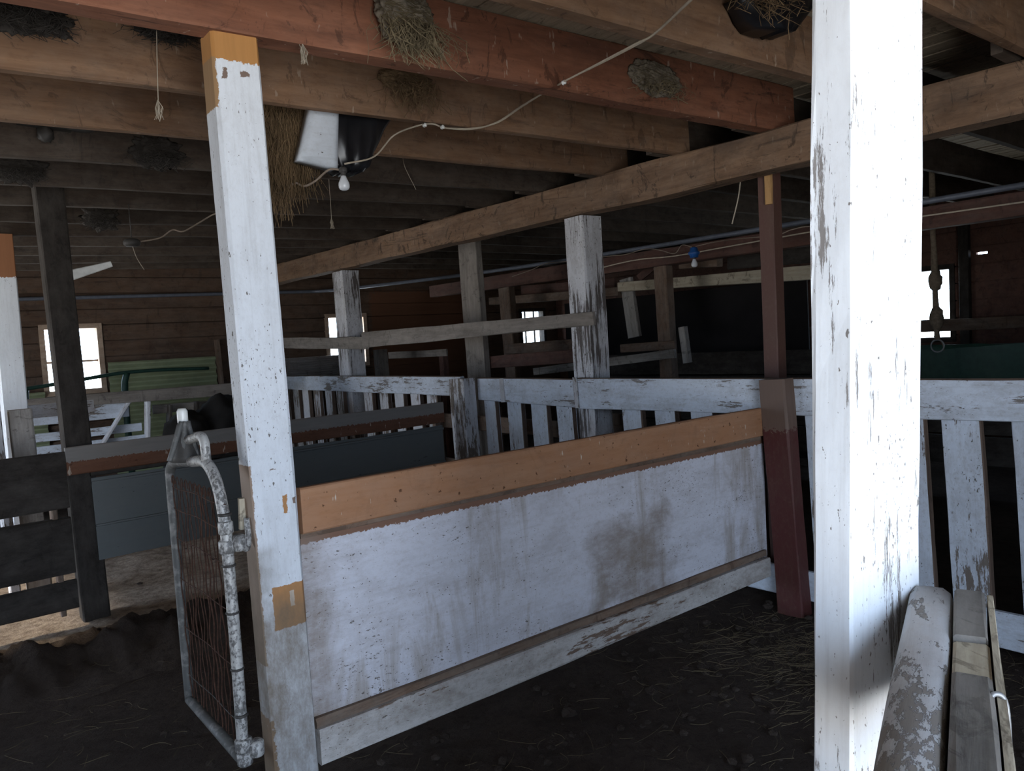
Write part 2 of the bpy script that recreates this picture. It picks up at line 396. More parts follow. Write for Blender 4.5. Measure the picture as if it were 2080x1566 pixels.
def blob(name, c, rx, ry, rz, m, parent=None, amp=.25, fr=3, sub=4, flat_y=None, rot=0):
    bm = bmesh.new(); bmesh.ops.create_icosphere(bm, subdivisions=sub, radius=1)
    sd = Vector((random.random() * 50, 3, 7)); c = Vector(c)
    for v in bm.verts:
        d = v.co.normalized(); k = 1 + amp * noise.fractal(d * fr + sd, .8, 2.1, 4)
        p = Vector((d.x * rx, d.y * ry, d.z * rz)) * k
        v.co = c + Matrix.Rotation(rot, 3, 'Y') @ p
    if flat_y is not None:
        for v in bm.verts: v.co.y = min(v.co.y, flat_y)
    return mesh_obj(name, bm, m, parent, c, True)
def strands(name, fn, count, m, parent=None, r=.0012, origin=(0, 0, 0), sides=3):
    bm = bmesh.new()
    for i in range(count):
        pts = fn(i)
        tube_bm(bm, [Vector(p) for p in pts], r * random.uniform(.7, 1.4), sides)
    return mesh_obj(name, bm, m, parent, origin)
def prism(name, poly, p_axis, d0, d1, m, parent=None):
    """closed outline given as 3-D points, thickened along the axis vector from d0 to d1"""
    bm = bmesh.new(); ax = Vector(p_axis)
    A = [bm.verts.new(Vector(p) + ax * d0) for p in poly]; B = [bm.verts.new(Vector(p) + ax * d1) for p in poly]
    bm.faces.new(A); bm.faces.new(list(reversed(B)))
    for i in range(len(A)):
        j = (i + 1) % len(A); bm.faces.new((A[i], B[i], B[j], A[j]))
    return mesh_obj(name, bm, m, parent, poly[0])
def structure(o): o['kind'] = 'structure'; return o
def box_bm(bm, a, b):
    vs = [bm.verts.new((x, y, z)) for x in (a[0], b[0]) for y in (a[1], b[1]) for z in (a[2], b[2])]
    for f in ((0, 1, 3, 2), (4, 6, 7, 5), (0, 4, 5, 1), (2, 3, 7, 6), (0, 2, 6, 4), (1, 5, 7, 3)): bm.faces.new([vs[i] for i in f])

def zj(x): return 2.57 + .026 * (x - .9)          # underside of the joists, rising a little to the far bay
JOIST_H = .255

# ------------------------------------------------------------------ shell
def boards_wall(name, axis, pos, u0, u1, z0, z1, holes, m, thick=.03, bh=.19, out=1, vertical=False):
    """plank wall with rectangular openings, one mesh; thin open joints between the planks"""
    bm = bmesh.new()
    def add(a0, a1, b0, b1, dt):
        if axis == 'y': lo, hi = (a0, pos + min(0, out * thick) + dt, b0), (a1, pos + max(0, out * thick) + dt, b1)
        else: lo, hi = (pos + min(0, out * thick) + dt, a0, b0), (pos + max(0, out * thick) + dt, a1, b1)
        box_bm(bm, lo, hi)
    z = z0
    while z < z1 - .01:
        zt = min(z + bh, z1); cuts = [(u0, u1)]
        bands = sorted({z, zt} | {v for h in holes for v in (h[2], h[3]) if z < v < zt})
        dt = random.uniform(-.007, .003)
        for b0, b1 in zip(bands, bands[1:]):
            segs = [(u0, u1)]
            for h in holes:
                if h[2] < (b0 + b1) / 2 < h[3]:
                    ns = []
                    for s0, s1 in segs:
                        if h[0] > s0: ns.append((s0, min(s1, h[0])))
                        if h[1] < s1: ns.append((max(s0, h[1]), s1))
                    segs = [q for q in ns if q[1] - q[0] > .001]
            for s0, s1 in segs: add(s0, s1, b0 + (.013 if b0 == z else 0), b1, dt)
        z = zt
    # tight outer skin so no daylight leaks through the joints
    segs = [(u0, u1, z0, z1)]
    skin_t = .02
    zs = sorted({z0, z1} | {v for h in holes for v in (h[2], h[3])})
    for b0, b1 in zip(zs, zs[1:]):
        ss = [(u0, u1)]
        for h in holes:
            if h[2] < (b0 + b1) / 2 < h[3]:
                ns = []
                for s0, s1 in ss:
                    if h[0] > s0: ns.append((s0, min(s1, h[0])))
                    if h[1] < s1: ns.append((max(s0, h[1]), s1))
                ss = [q for q in ns if q[1] - q[0] > .001]
        for s0, s1 in ss:
            if s0 == u0: s0 = u0 - .06
            if s1 == u1: s1 = u1 + .06
            o1, o2 = pos + out * (thick + .003), pos + out * (thick + .003 + skin_t)
            if axis == 'y': box_bm(bm, (s0, min(o1, o2), b0), (s1, max(o1, o2), b1))
            else: box_bm(bm, (min(o1, o2), s0, b0), (max(o1, o2), s1, b1))
    org = ((u0 + u1) / 2, pos, z0) if axis == 'y' else (pos, (u0 + u1) / 2, z0)
    return structure(mesh_obj(name, bm, m, None, org))
CEIL = 3.15
wb = boards_wall('wall_back', 'y', Y1, X0, X1, -.2, CEIL, WIN_B, M['siding'], bh=.185)
boards_wall('wall_front', 'y', Y0, X0, X1, -.2, CEIL, [DOOR_F], M['siding'], out=-1)
boards_wall('wall_left', 'x', X0, Y0, Y1, -.2, CEIL, [DOOR_L], M['siding'], out=-1)
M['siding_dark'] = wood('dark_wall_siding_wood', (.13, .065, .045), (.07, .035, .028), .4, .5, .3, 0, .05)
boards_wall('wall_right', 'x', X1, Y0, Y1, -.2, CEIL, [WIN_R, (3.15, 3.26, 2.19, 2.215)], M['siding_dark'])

def window(name, axis, pos, h, m, mull=(), depth=.11, out=1):
    a, b, c, d = h
    def pt(u, z, k): return (u, pos + out * k, z) if axis == 'y' else (pos + out * k, u, z)
    bm = bmesh.new(); t = .035
    def bx(u0, u1, z0, z1, k0, k1):
        p, q = pt(u0, z0, k0), pt(u1, z1, k1)
        box_bm(bm, tuple(min(x, y) for x, y in zip(p, q)), tuple(max(x, y) for x, y in zip(p, q)))
    bx(a - .02, a + t, c, d, -.02, depth); bx(b - t, b + .02, c, d, -.02, depth)
    bx(a - .02, b + .02, d - t, d + .02, -.022, depth); bx(a - .02, b + .02, c - .02, c + t, -.022, depth)
    fr = structure(mesh_obj(name, bm, m, None, pt((a + b) / 2, c, 0)))
    if mull:
        bm = bmesh.new()
        for kind, v in mull:
            if kind == 'v': bx(v - .012, v + .012, c + t, d - t, depth * .55, depth * .75)
            else: bx(a + t, b - t, v - .012, v + .012, depth * .56, depth * .74)
        mesh_obj('glazing_bar', bm, m, fr, pt((a + b) / 2, c, 0))
    bm = bmesh.new(); bx(a + t, b - t, c + t, d - t, depth * .64, depth * .66)
    mesh_obj('pane', bm, M['glass'], fr, pt((a + b) / 2, c, 0))
    return fr
M['jamb2'] = plain('white_plank', (.75, .76, .74), .6, mott=.2)
M['jamb'] = wood('window_jamb_wood', (.52, .40, .30), (.35, .24, .17), .2, .3, .05)
window('window_1', 'y', Y1, WIN_B[0], M['jamb'], [('h', 1.62)])
window('window_2', 'y', Y1, WIN_B[1], M['jamb'], [])
window('window_3', 'y', Y1, WIN_B[2], M['dark_wood'], [('v', 8.62), ('v', 8.82), ('h', 1.9)])
window('window_4', 'x', X1, WIN_R, M['dark_wood'], [('h', 1.46), ('h', 1.5)])

# floor: raised bedding in front, hard floor paled like a light pool behind the second partition
bm = bmesh.new(); nx, ny = 150, 130
EDGE = 5.12
gv = {}
for j in range(ny + 1):
    for i in range(nx + 1):
        x = X0 + (X1 - X0) * i / nx; y = Y0 + (Y1 - Y0) * j / ny
        z = .02 * noise.fractal(Vector((x * 1.6, y * 1.6, 0)), .9, 2, 4) + .012 * noise.fractal(Vector((x * 9, y * 9, 4)), .8, 2, 3)
        gv[i, j] = bm.verts.new((x, y, z - .02))
for j in range(ny):
    for i in range(nx):
        bm.faces.new((gv[i, j], gv[i + 1, j], gv[i + 1, j + 1], gv[i, j + 1]))
fl = structure(mesh_obj('floor', bm, M['floor'], None, (0, 0, 0), True))
# strip of floor whose pale colour carries part of the light pool
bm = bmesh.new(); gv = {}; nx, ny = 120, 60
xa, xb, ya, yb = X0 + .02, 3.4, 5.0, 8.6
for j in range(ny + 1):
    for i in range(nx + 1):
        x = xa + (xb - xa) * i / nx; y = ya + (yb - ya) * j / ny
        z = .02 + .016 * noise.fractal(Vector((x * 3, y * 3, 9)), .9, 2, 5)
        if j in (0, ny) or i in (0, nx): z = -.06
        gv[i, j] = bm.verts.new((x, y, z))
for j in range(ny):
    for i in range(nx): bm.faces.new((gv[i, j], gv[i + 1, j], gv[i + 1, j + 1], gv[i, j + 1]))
structure(mesh_obj('floor_light_pool_passage', bm, M['floor_light_pool'], None, (0, 0, 0), True))
# ridge of trodden bedding along the foot of the second partition
bm = bmesh.new(); gv = {}; nx, ny = 220, 14
for j in range(ny + 1):
    for i in range(nx + 1):
        x = -1.2 + 4.7 * i / nx; t = j / ny
        y = 4.15 + .95 * t + .05 * noise.noise(Vector((x * 4, 1, 1)))
        prof = math.sin(min(1, t * 1.35) * math.pi / 2) if t < .75 else math.cos((t - .75) / .25 * math.pi / 2)
        hh = .10 + .085 * noise.fractal(Vector((x * 5, t * 2, 3)), .7, 2.2, 4) + .018 * noise.noise(Vector((x * 25, t * 9, 3)))
        gv[i, j] = bm.verts.new((x, y, max(-.05, prof * hh - .02 if 0 < j < ny else -.06)))
for j in range(ny):
    for i in range(nx): bm.faces.new((gv[i, j], gv[i + 1, j], gv[i + 1, j + 1], gv[i, j + 1]))
o = mesh_obj('bedding_ridge', bm, M['floor'], None, (1, 4.6, 0), True)
tag(o, 'ridge of trodden dark bedding along the foot of the far left partition', 'bedding', kind='stuff')

# ceiling boards run along Y, above the joists
bm = bmesh.new(); x = X0
while x < X1:
    wd = random.uniform(.125, .165); x2 = min(x + wd, X1)
    za = zj(x) + JOIST_H + random.uniform(0, .006); zb_ = zj(x2) + JOIST_H + random.uniform(0, .006)
    y = Y0
    while y < Y1:
        y2 = min(Y1, y + random.uniform(2.2, 3.6)); g = random.uniform(.003, .006) if random.random() < .6 else random.uniform(.012, .026)
        dz = random.uniform(0, .004)
        vs = [bm.verts.new(p) for p in ((x + g, y + .003, za + dz), (x2, y + .003, zb_ + dz), (x2, y2, zb_ + dz), (x + g, y2, za + dz))]
        vt = [bm.verts.new(v.co + Vector((0, 0, .025))) for v in vs]
        bm.faces.new(vs); bm.faces.new(list(reversed(vt)))
        for k in range(4): bm.faces.new((vs[k], vt[k], vt[(k + 1) % 4], vs[(k + 1) % 4]))
        y = y2
    x = x2
box_bm(bm, (X0, Y0, CEIL), (X1, Y1, CEIL + .03))
# board texture needs its grain along Y: give the mesh its own rotated frame
me = bpy.data.meshes.new('ceiling')
bmesh.ops.transform(bm, matrix=Matrix.Rotation(-math.pi / 2, 4, 'Z'), verts=bm.verts)
bmesh.ops.recalc_face_normals(bm, faces=bm.faces); bm.to_mesh(me); bm.free()
structure(link('ceiling', me, M['ceiling'], None, Matrix.Rotation(math.pi / 2, 4, 'Z')))

# ------------------------------------------------------------------ joists
JY = [2.385 + .628 * k for k in range(-6, 12)]
ordn = ['first', 'second', 'third', 'fourth', 'fifth', 'sixth', 'seventh', 'eighth', 'ninth', 'tenth', 'eleventh', 'twelfth', 'thirteenth', 'fourteenth']
vis = 0
for k, y in enumerate(JY):
    kk = k - 6
    th = {0: .095, -1: .07}.get(kk, .05)
    mt = M['joist_red'] if kk in (0,) else M['joist_brown'] if kk in (-3, -2, -1, 1, 2) else M['joist_grey']
    xe = 4.12 if kk != 1 else 3.98
    h = JOIST_H - .004
    o = beam('ceiling_joist', (-1.0 if kk > -1 else -.5, y + th / 2 - .02, zj(-1.0) + h / 2), (xe, y + th / 2 - .02, zj(xe) + h / 2), th, h, mt, wob=.004)
    if kk == 0: lb = 'thick reddish brown ceiling joist resting on the white post with orange top'
    elif kk == -1: lb = 'brown ceiling joist at the top right, crossing in front of the black plastic'
    elif kk < -1: lb = 'brown ceiling joist above the photographer, %s in front of the red joist' % ordn[-kk - 1]
    else: lb = 'ceiling joist, %s one behind the thick reddish joist on the white post' % ordn[kk - 1]
    tag(o, lb, 'joist', 'near bay ceiling joists')
    # the next bay laps beside it over the girder
    y2 = y + th / 2 + .035
    if y2 + .03 < Y1:
        o = beam('ceiling_joist', (3.72, y2 + .02, zj(3.8) + h / 2), (X1 - .02, y2 + .02, zj(3.8) + h / 2 + .02), .05, h, M['joist_grey'], wob=.004)
        if kk == 1: lb = 'grey lapped joist end with cut corners on the girder, right of the second joist'
        elif kk == 0: lb = 'grey ceiling joist of the far bay lapped on the thick reddish joist'
        elif kk < 0: lb = 'far bay ceiling joist at the right, %s in front of the lapped reddish one' % ordn[-kk - 1]
        else: lb = 'far bay ceiling joist beyond the girder, %s behind the lapped reddish one' % ordn[kk - 1]
        tag(o, lb, 'joist', 'far bay ceiling joists')

# girder
gt = lambda y: 2.628 + .010 * y
ga, gb = (3.99, -1.4, 0), (3.90, 8.9, 0)
def gx(y): return 3.99 + (y + 1.4) / 10.3 * -.09
o = beam('ceiling_girder', (gx(-1.4), -1.4, zj(3.97) - .005 - .115), (gx(9.97), 9.95, zj(3.9) - .005 - .10), .16, .225, M['girder'], wob=.008, cham=.01)
tag(o, 'long brown girder slanting from upper right to the far left under the joists', 'beam')
# second girder, pipe line
o = beam('ceiling_beam', (6.05, -1.4, 2.27), (6.05, 9.0, 2.30), .12, .16, M['girder_red'], wob=.006)
tag(o, 'dark red beam running below the blue grey pipe in the far bay', 'beam')
pl = [(5.9, -1.5, 2.40), (5.9, 1.0, 2.39), (5.9, 3.2, 2.385), (5.88, 5.5, 2.395), (5.8, 7.4, 2.41), (5.3, 8.9, 2.40), (4.8, 9.82, 2.39), (4.2, 9.93, 2.385), (1.0, 9.93, 2.33), (-1.0, 9.93, 2.3)]
o = tube('pipe', pl, .022, M['bluepipe'], sides=10); tag(o, 'blue grey pipe running along the far bay and round to the back wall', 'pipe')
# cable lines near the pipe
wl = [at(2080, 410, x=5.8), at(1868, 440, x=5.8), at(1700, 462, x=5.8), at(1500, 497, x=5.8), at(1370, 520, x=5.8), at(1280, 530, x=5.8), at(1160, 560, x=5.8)]
o = tube('electric_cable', wl, .006, M['cable'], sm=4); tag(o, 'thin pale cable stretched along the dark red beam', 'cable')

# ------------------------------------------------------------------ posts
def post(name, base, top, wx, wy, m, label, cat='post', wob=.003, cham=.008, z_up=(0, 1, 0)):
    # own X runs up, own Y / Z are across
    o = beam(name, base, top, wx, wy, m, up=z_up, wob=wob, cham=cham)
    return tag(o, label, cat)
LPY = 2.385
p = post('white_post', (.950, LPY + .05, -.02), (.932, LPY + .05, zj(.9)), .148, .10, M['white_post'],
         'white painted square post with bare orange wood at its top and an orange patch', 'post')
NPA, NPC, NPB = at(1660, 783, y=.665), at(1725, 783, y=.60), at(1868, 783, y=.60)
_c = NPB.x - NPC.x
_p0, _p1 = at(1764, 1500, y=.635), at(1765, 40, y=.635)
_d = (_p1 - _p0) / (_p1.z - _p0.z)
bw_ = beam('white_post', _p0 + _d * (-.02 - _p0.z), _p0 + _d * (zj(1.2) - _p0.z), .07, _c, M['near_post'], up=(1, 0, 0), wob=.004, cham=.006)
tag(bw_, 'broad bright white peeling post close to the camera at the right', 'post')
post('dark_post', (.90, 5.30, -.02), (.86, 5.30, zj(.9) + JOIST_H), .15, .13, M['dark_wood'], 'dark brown post with a lit left edge, standing left of the grey blue partition')
post('white_post', (.74, 6.78, -.02), (.76, 6.78, zj(.8)), .16, .15, M['white_post_left'], 'white post with orange brown top at the left edge of the photo')
a = at(1206, 600, x=3.86)
post('white_post', (4.0, 3.94, -.02), (4.0, 3.97, zj(3.97) - .23), .19, .19, M['peeling'], 'peeling white square post under the middle of the long girder', wob=.007)
post('white_post', (4.01, 7.62, -.02), (4.01, 7.66, zj(3.97) - .23), .20, .24, M['peeling'], 'farther peeling white post under the girder, in front of the second window', wob=.008)
post('brown_post', (4.65, 6.17, -.02), (4.65, 6.22, zj(4.6)), .08, .30, M['grey_wood'], 'wide grey brown plank post behind the fence, left of the middle white post')
post('maroon_post', (4.16, 2.58, -.02), (4.16, 2.56, zj(4.1)), .10, .10, M['maroon_tall'], 'tall thin maroon post reaching the ceiling behind the fence')
o = beam('wood_offcut', at(1562, 415, x=4.09), at(1560, 352, x=4.09), .02, .045, M['yellow_wood'], up=(0, 1, 0)); tag(o, 'short fresh yellow wood piece nailed to the top of the tall maroon post', 'offcut')
post('brown_post', (5.93, 4.80, -.02), (5.93, 4.83, 2.19), .11, .15, M['brown_post'], 'brown post under the dark red beam, left of the blue lamp holder')
post('brown_post', (5.93, 7.16, -.02), (5.93, 7.24, 2.20), .10, .20, M['brown_post'], 'brown post under the dark red beam, left of the barred window')
a1, a2 = at(1290, 685, x=6.59), at(1272, 566, x=6.59)
o = beam('hanging_board', a1, a2, .05, .17, M['grey_pale'], up=(0, 1, 0)); tag(o, 'pale grey board hanging beside the middle white post in the far bay', 'board')
# maroon fence post
post('maroon_post', (3.765, 2.265, -.02), (3.765, 2.325, 1.275), .10, .155, M['maroon'], 'short maroon post with worn brown top joining partition and fence', wob=.005)
post('white_post', (3.72, 5.17, -.02), (3.72, 5.20, 1.275), .13, .20, M['fence_old'], 'worn white and brown post where the far partition meets the fence', wob=.007)

# ------------------------------------------------------------------ first partition (white sheet, orange rail)
t = thing('pen_partition', (1.0, LPY, .2), 'white sheet partition with an orange brown top rail beside the white post', 'partition')
PX0, PX1 = 1.030, 3.93
beam('top_rail', (PX0, LPY + .02, 1.055), (PX1 - .2, LPY + .02, 1.04), .035, .155, M['orange'], t, wob=.002)
o = beam('sheet', (PX0, LPY + .045, .625), (PX1 - .16, LPY + .045, .60), .012, .71, M['sheet'], t, wob=.001, cham=.002)
beam('edge_strip', (PX0, LPY + .034, .972), (PX1 - .2, LPY + .034, .95), .02, .03, M['brown_post'], t, wob=.004)
beam('kick_board', (PX0, LPY + .012, .25), (PX1 - .2, LPY + .012, .225), .035, .125, M['kick'], t, wob=.003, hz1=.105)
beam('lower_rail', (PX0, LPY + .03, .325), (PX1 - .2, LPY + .03, .30), .03, .035, M['brown_post'], t, wob=.004)
beam('rear_batten', (1.3, LPY + .075, .21), (1.3, LPY + .075, 1.1), .04, .06, M['brown_post'], t, up=(0, 1, 0))
beam('rear_batten', (3.2, LPY + .075, .21), (3.2, LPY + .075, 1.08), .04, .06, M['brown_post'], t, up=(0, 1, 0))

# ------------------------------------------------------------------ second partition
Q = 5.17
t = thing('pen_partition', (1.0, Q, .3), 'blue grey sheet partition with a grey and brown top rail behind the wire gate', 'partition')
beam('top_rail', (.80, Q, 1.015), (3.49, Q, 1.02), .04, .165, M['orange_grey'], t, wob=.003)
beam('sheet', (.93, Q + .035, .64), (3.50, Q + .035, .66), .012, .50, M['blue_sheet'], t, wob=.006, cham=.002)
beam('sheet_rib', (.93, Q + .02, .865), (3.50, Q + .02, .885), .02, .018, M['blue_sheet'], t)
beam('sheet_rib', (.93, Q + .02, .60), (3.50, Q + .02, .62), .02, .018, M['blue_sheet'], t)
beam('end_batten', (3.47, Q + .07, .35), (3.47, Q + .07, 1.08), .05, .05, M['brown_post'], t, up=(0, 1, 0))
beam('top_strip', (.93, Q + .05, .925), (2.0, Q + .05, .93), .03, .05, M['dark_wood'], t)

# dark hurdle left of the dark post
t = thing('board_hurdle', (0, Q, .1), 'dark hurdle of three wide horizontal boards left of the dark post', 'hurdle')
for py0, py1 in ((929, 1048), (1068, 1188), (1203, 1262)):
    za, zb_ = at(40, py0, y=Q)[2], at(40, py1, y=Q)[2]
    beam('board', (-1.2, Q + .02, (za + zb_) / 2), (.80, Q + .02, (za + zb_) / 2), .035, za - zb_ , M['dark_wood'], t, wob=.004)
beam('batten', (.72, Q + .055, .1), (.72, Q + .055, 1.02), .03, .09, M['brown_post'], t, up=(0, 1, 0))
beam('batten', (-1.1, Q + .055, .1), (-1.1, Q + .055, 1.02), .03, .09, M['brown_post'], t, up=(0, 1, 0))

# ------------------------------------------------------------------ slatted fence
FX = 3.85
KF = FX / 3.72
def zf(z): return 1.58 + (z - 1.58) * KF
t = thing('slatted_fence', (FX, 3.5, 0), 'long white slatted fence crossing behind the maroon post', 'fence')
def rail(y0, y1, z0, z1, h0, h1, m=None): return beam('top_rail', (FX - .02, y0 * KF, zf(z0)), (FX - .02, y1 * KF, zf(z1)), .04, h0 * KF, m or M['fence_rail'], t, wob=.003, hz1=h1 * KF, side=(M['fence_brown'], (3, 4, 5)))
rail(9.2, 5.16, 1.225, 1.215, .16, .165)
rail(4.93, 3.80, 1.195, 1.18, .18, .20)
rail(3.79, .3, 1.178, 1.20, .215, .175)
beam('joint_strip', (FX - .045, 3.93, 1.06), (FX - .045, 3.94, 1.28), .012, .035, M['fence_old'], t, up=(0, 1, 0))
beam('joint_strip', (FX - .045, 4.77, 1.08), (FX - .045, 4.78, 1.27), .012, .05, M['fence_old'], t, up=(0, 1, 0))
beam('bottom_rail', (FX - .02, 9.0, .135), (FX - .02, .3, .13), .035, .165, M['fence_rail'], t, wob=.004)
sl = []
for a, b in ((986, 1009), (1032, 1061), (1081, 1113), (1132, 1165), (1266, 1305), (1331, 1373), (1405, 1450), (1486, 1538)):
    sl.append((at(a, 860, x=FX)[1], at(b, 860, x=FX)[1], 'fence'))
sl.append((2.21, 2.13, 'fence')); sl.append((1.97, 1.83, 'fence'))
sl.append((1.73, 1.59, 'fence')); sl.append((1.515, 1.345, 'fence')); sl.append((1.22, 1.06, 'fence')); sl.append((.92, .77, 'fence'))
for a in (867, 834, 802, 771, 740, 684, 661, 637, 615, 596, 578, 561, 545):
    y = at(a, 810, x=FX)[1]; sl.append((y, y - .17, 'fence_old'))
for y0, y1, mk in sl:
    yc = (y0 + y1) / 2; wd = abs(y0 - y1)
    beam('slat', (FX + .022, yc - .035, .07), (FX + .022, yc + .012, 1.26), .042, wd, M[mk], t, up=(0, 1, 0), wob=.004, cham=.004, side=(M['fence_brown'], (0, 7)))
# second row of boards beyond the fence
t = thing('rear_rail_fence', (4.45, 5.5, 0), 'low brown rail fence seen dimly between the slats of the white fence', 'fence')
beam('rail', (4.35, 4.0, .80), (4.35, 7.6, .80), .03, .14, M['brown_post'], t)
beam('rail', (4.35, 4.0, .35), (4.35, 7.6, .35), .03, .14, M['brown_post'], t)
for y in (4.1, 5.6, 7.5): beam('upright', (4.39, y, -.02), (4.39, y, .95), .05, .09, M['brown_post'], t, up=(0, 1, 0))

# loose rails on the girder posts
pa, pb = at(738, 691, x=3.885), at(1208, 647, x=3.885)
o = beam('weathered_rail', pa, pb, .025, .165, M['grey_wood'], hz1=.095, wob=.008, rag=.02); tag(o, 'long tapering grey board nailed across the two peeling white posts', 'board')
pa, pb = (3.885, 9.3, 1.70), at(746, 697, x=3.885)
o = beam('weathered_rail', pa, pb, .025, .13, M['grey_wood'], wob=.006, rag=.02); tag(o, 'shorter grey board crossing the lower part of the second window', 'board')

# ------------------------------------------------------------------ far bay bits
def bar(name, a, b, h, m, label, cat='board', w_=.03, h1=None, up=(0, 0, 1), **k):
    o = beam(name, a, b, w_, h, m, hz1=h1, up=up, **k); return tag(o, label, cat)
bar('pale_beam', at(1262, 583, x=6.5), at(1700, 549, x=6.5), .10, M['pale_beam'], 'long pale yellowish beam over the black opening in the far bay', 'beam', .12, .13)
bar('brown_beam', at(1000, 612, x=6.6), at(1262, 592, x=6.6), .10, M['brown_post'], 'brown beam left of the middle white post, in line with the pale beam', 'beam', .12)
bar('brown_board', at(1060, 590, x=6.7), at(1250, 575, x=6.7), .13, M['girder_red'], 'reddish brown board above the brown beam in the far bay', 'board')
bar('roof_brace', at(1298, 565, x=6.6), at(1345, 525, x=6.6), .09, M['girder_red'], 'diagonal reddish brace beside the brown post in the far bay', 'brace')
bar('grey_block', at(1385, 533, x=6.45), at(1462, 528, x=6.45), .13, M['brown_post'], 'grey brown block on top of the pale beam behind the lamp', 'block', .1)
bar('grey_block', at(1480, 531, x=6.52), at(1655, 516, x=6.52), .15, M['dark_wood'], 'dark board resting on the right part of the pale beam', 'block', .05)
bar('brown_board', at(1028, 709, x=5.86), at(1172, 700, x=5.86), .125, M['brown_post'], 'brown board under the barred window', 'board')
bar('brown_board', at(960, 739, x=4.71), at(1185, 722, x=4.71), .12, M['girder_red'], 'dark reddish board low behind the fence beside the wide plank post', 'board')
bar('brown_board', at(1262, 708, x=5.84), at(1372, 700, x=5.84), .08, M['brown_post'], 'dull brown board right of the middle white post, upper of two', 'board')
bar('white_board', at(1085, 755, x=5.81), at(1372, 718, x=5.81), .085, M['grey_pale'], 'thin slanting whitish board behind the middle white post', 'board')
bar('white_board', at(1397, 737, x=5.775), at(1387, 664, x=5.775), .07, M['grey_pale'], 'short upright whitish board at the edge of the black opening', 'board', .06, up=(0, 1, 0))
bar('grey_stub', at(776, 762, x=4.4) * 1 + Vector((0, -.05, -1.2)), at(772, 710, x=4.4), .12, M['grey_wood'], 'short grey upright right of the far peeling white post', 'post', .12, up=(0, 1, 0))
bar('brown_stub', at(903, 762, x=5.0) + Vector((0, -.05, -1.2)), at(900, 716, x=5.0), .08, M['girder_red'], 'short dark brown upright left of the wide plank post', 'post', .08, up=(0, 1, 0))
bar('rib_board', at(790, 722, x=4.95), at(908, 716, x=4.95), .08, M['grey_wood'], 'short ribbed grey board low under the long tapering board', 'board', .02)
# dark side stalls in the far bay
t = thing('dark_stall', (7.6, 3, 0), 'dark boarded stall filling the far bay behind the fence', 'stall')
for z in (.35, .62, .89, 1.16): beam('board', (7.4, 1.0, z), (7.4, 7.4, z), .03, .255, M['dark_wood'], t, wob=.004)
beam('upright', (7.45, 1.1, -.02), (7.45, 1.1, 1.35), .06, .1, M['dark_wood'], t, up=(0, 1, 0))
beam('upright', (7.45, 7.3, -.02), (7.45, 7.3, 1.35), .06, .1, M['dark_wood'], t, up=(0, 1, 0))
M['shade_sheet'] = plain('deep_shade_black', (.018, .015, .015), .9, mott=.4, scale=3)  # flat black that stands in for the unlit depth of the far bay
t = thing('far_bay_shade_sheet', (7.9, 5, 0), 'added black sheet for the deep shade behind the pale beam in the far bay', 'shade sheet')
beam('sheet', (7.9, 4.45, 1.05), (7.9, 8.3, 1.05), .02, 2.0, M['shade_sheet'], t, wob=.003)
t = thing('wall_rail', (9.15, 2.4, 1.4), 'dim brown rail under the bright right hand window', 'rail')
beam('rail', (9.12, .3, 1.44), (9.12, 5.2, 1.44), .05, .13, M['brown_post'], t)
for y in (.6, 1.9, 3.35, 4.6): beam('stud', (9.22, y, -.02), (9.22, y, 2.6), .08, .1, M['dark_wood'], t, up=(0, 1, 0))
bar('dark_tarp_trough', (6.9, .2, 1.05), (6.9, 3.4, 1.05), .5, M['green'], 'dark green sheet standing beyond the right part of the fence', 'sheet', .03, wob=.02)

# rope with ring hanging at the right
ra = at(1893, 372, x=6.6); rb = at(1904, 690, x=6.6)
t = thing('hanging_rope', ra, 'frayed old rope with a ring at its end hanging right of the near white post', 'rope')
tube('strand', [Vector((ra.x, ra.y, zj(6.6) + JOIST_H - .01)), ra, ra.lerp(rb, .25) + Vector((0, .008, 0)), ra.lerp(rb, .5), ra.lerp(rb, .8) + Vector((0, .006, 0)), rb], .022, M['rope'], t)
tube('strand', [Vector((ra.x, ra.y + .012, zj(6.6) + JOIST_H - .01)), ra + Vector((0, -.01, 0)), ra.lerp(rb, .3), ra.lerp(rb, .55) + Vector((0, .015, 0)), ra.lerp(rb, .85) + Vector((0, -.012, 0)), rb + Vector((0, .012, .02))], .016, M['rope'], t)
blob('knot', ra.lerp(rb, .62), .045, .05, .09, M['rope'], t, sub=3); blob('knot', ra.lerp(rb, .86), .045, .05, .10, M['rope'], t, sub=3)
rc = rb + Vector((0, -.0, -.05))
tube('ring', [rc + Vector((0, math.cos(k) * .05, math.sin(k) * .05)) for k in [i * math.pi / 6 for i in range(13)]], .006, M['wire'], t, sm=2)
tube('frayed_end', [rb, rb + Vector((0, -.03, -.02)), rb + Vector((0, -.05, -.09))], .003, M['rope'], t)

# ------------------------------------------------------------------ pens at the far left
R3 = 8.3
bar('grey_rail', (-.6, R3, 1.262), (3.3, R3, 1.215), .07, M['grey_wood'], 'grey weathered top rail of the far left pen, below the window', 'rail', .05, .14)
t = thing('white_hurdle', (1.4, R3 + .06, .1), 'white hurdle with a diagonal brace in the far left pen', 'hurdle')
for px0, px1, py0, py1 in ((-120, 262, 822, 852), (-120, 285, 868, 885), (-120, 300, 893, 925)):
    c0, c1 = at(200, py0, y=R3 + .1)[2], at(200, py1, y=R3 + .1)[2]
    beam('board', (at(px0, 840, y=R3 + .1)[0], R3 + .1, (c0 + c1) / 2), (at(px1, 840, y=R3 + .1)[0], R3 + .1, (c0 + c1) / 2), .025, c0 - c1, M['fence'], t)
beam('brace', at(200, 915, y=R3 + .06), at(262, 815, y=R3 + .06), .03, .09, M['fence_old'], t, up=(0, 1, 0))
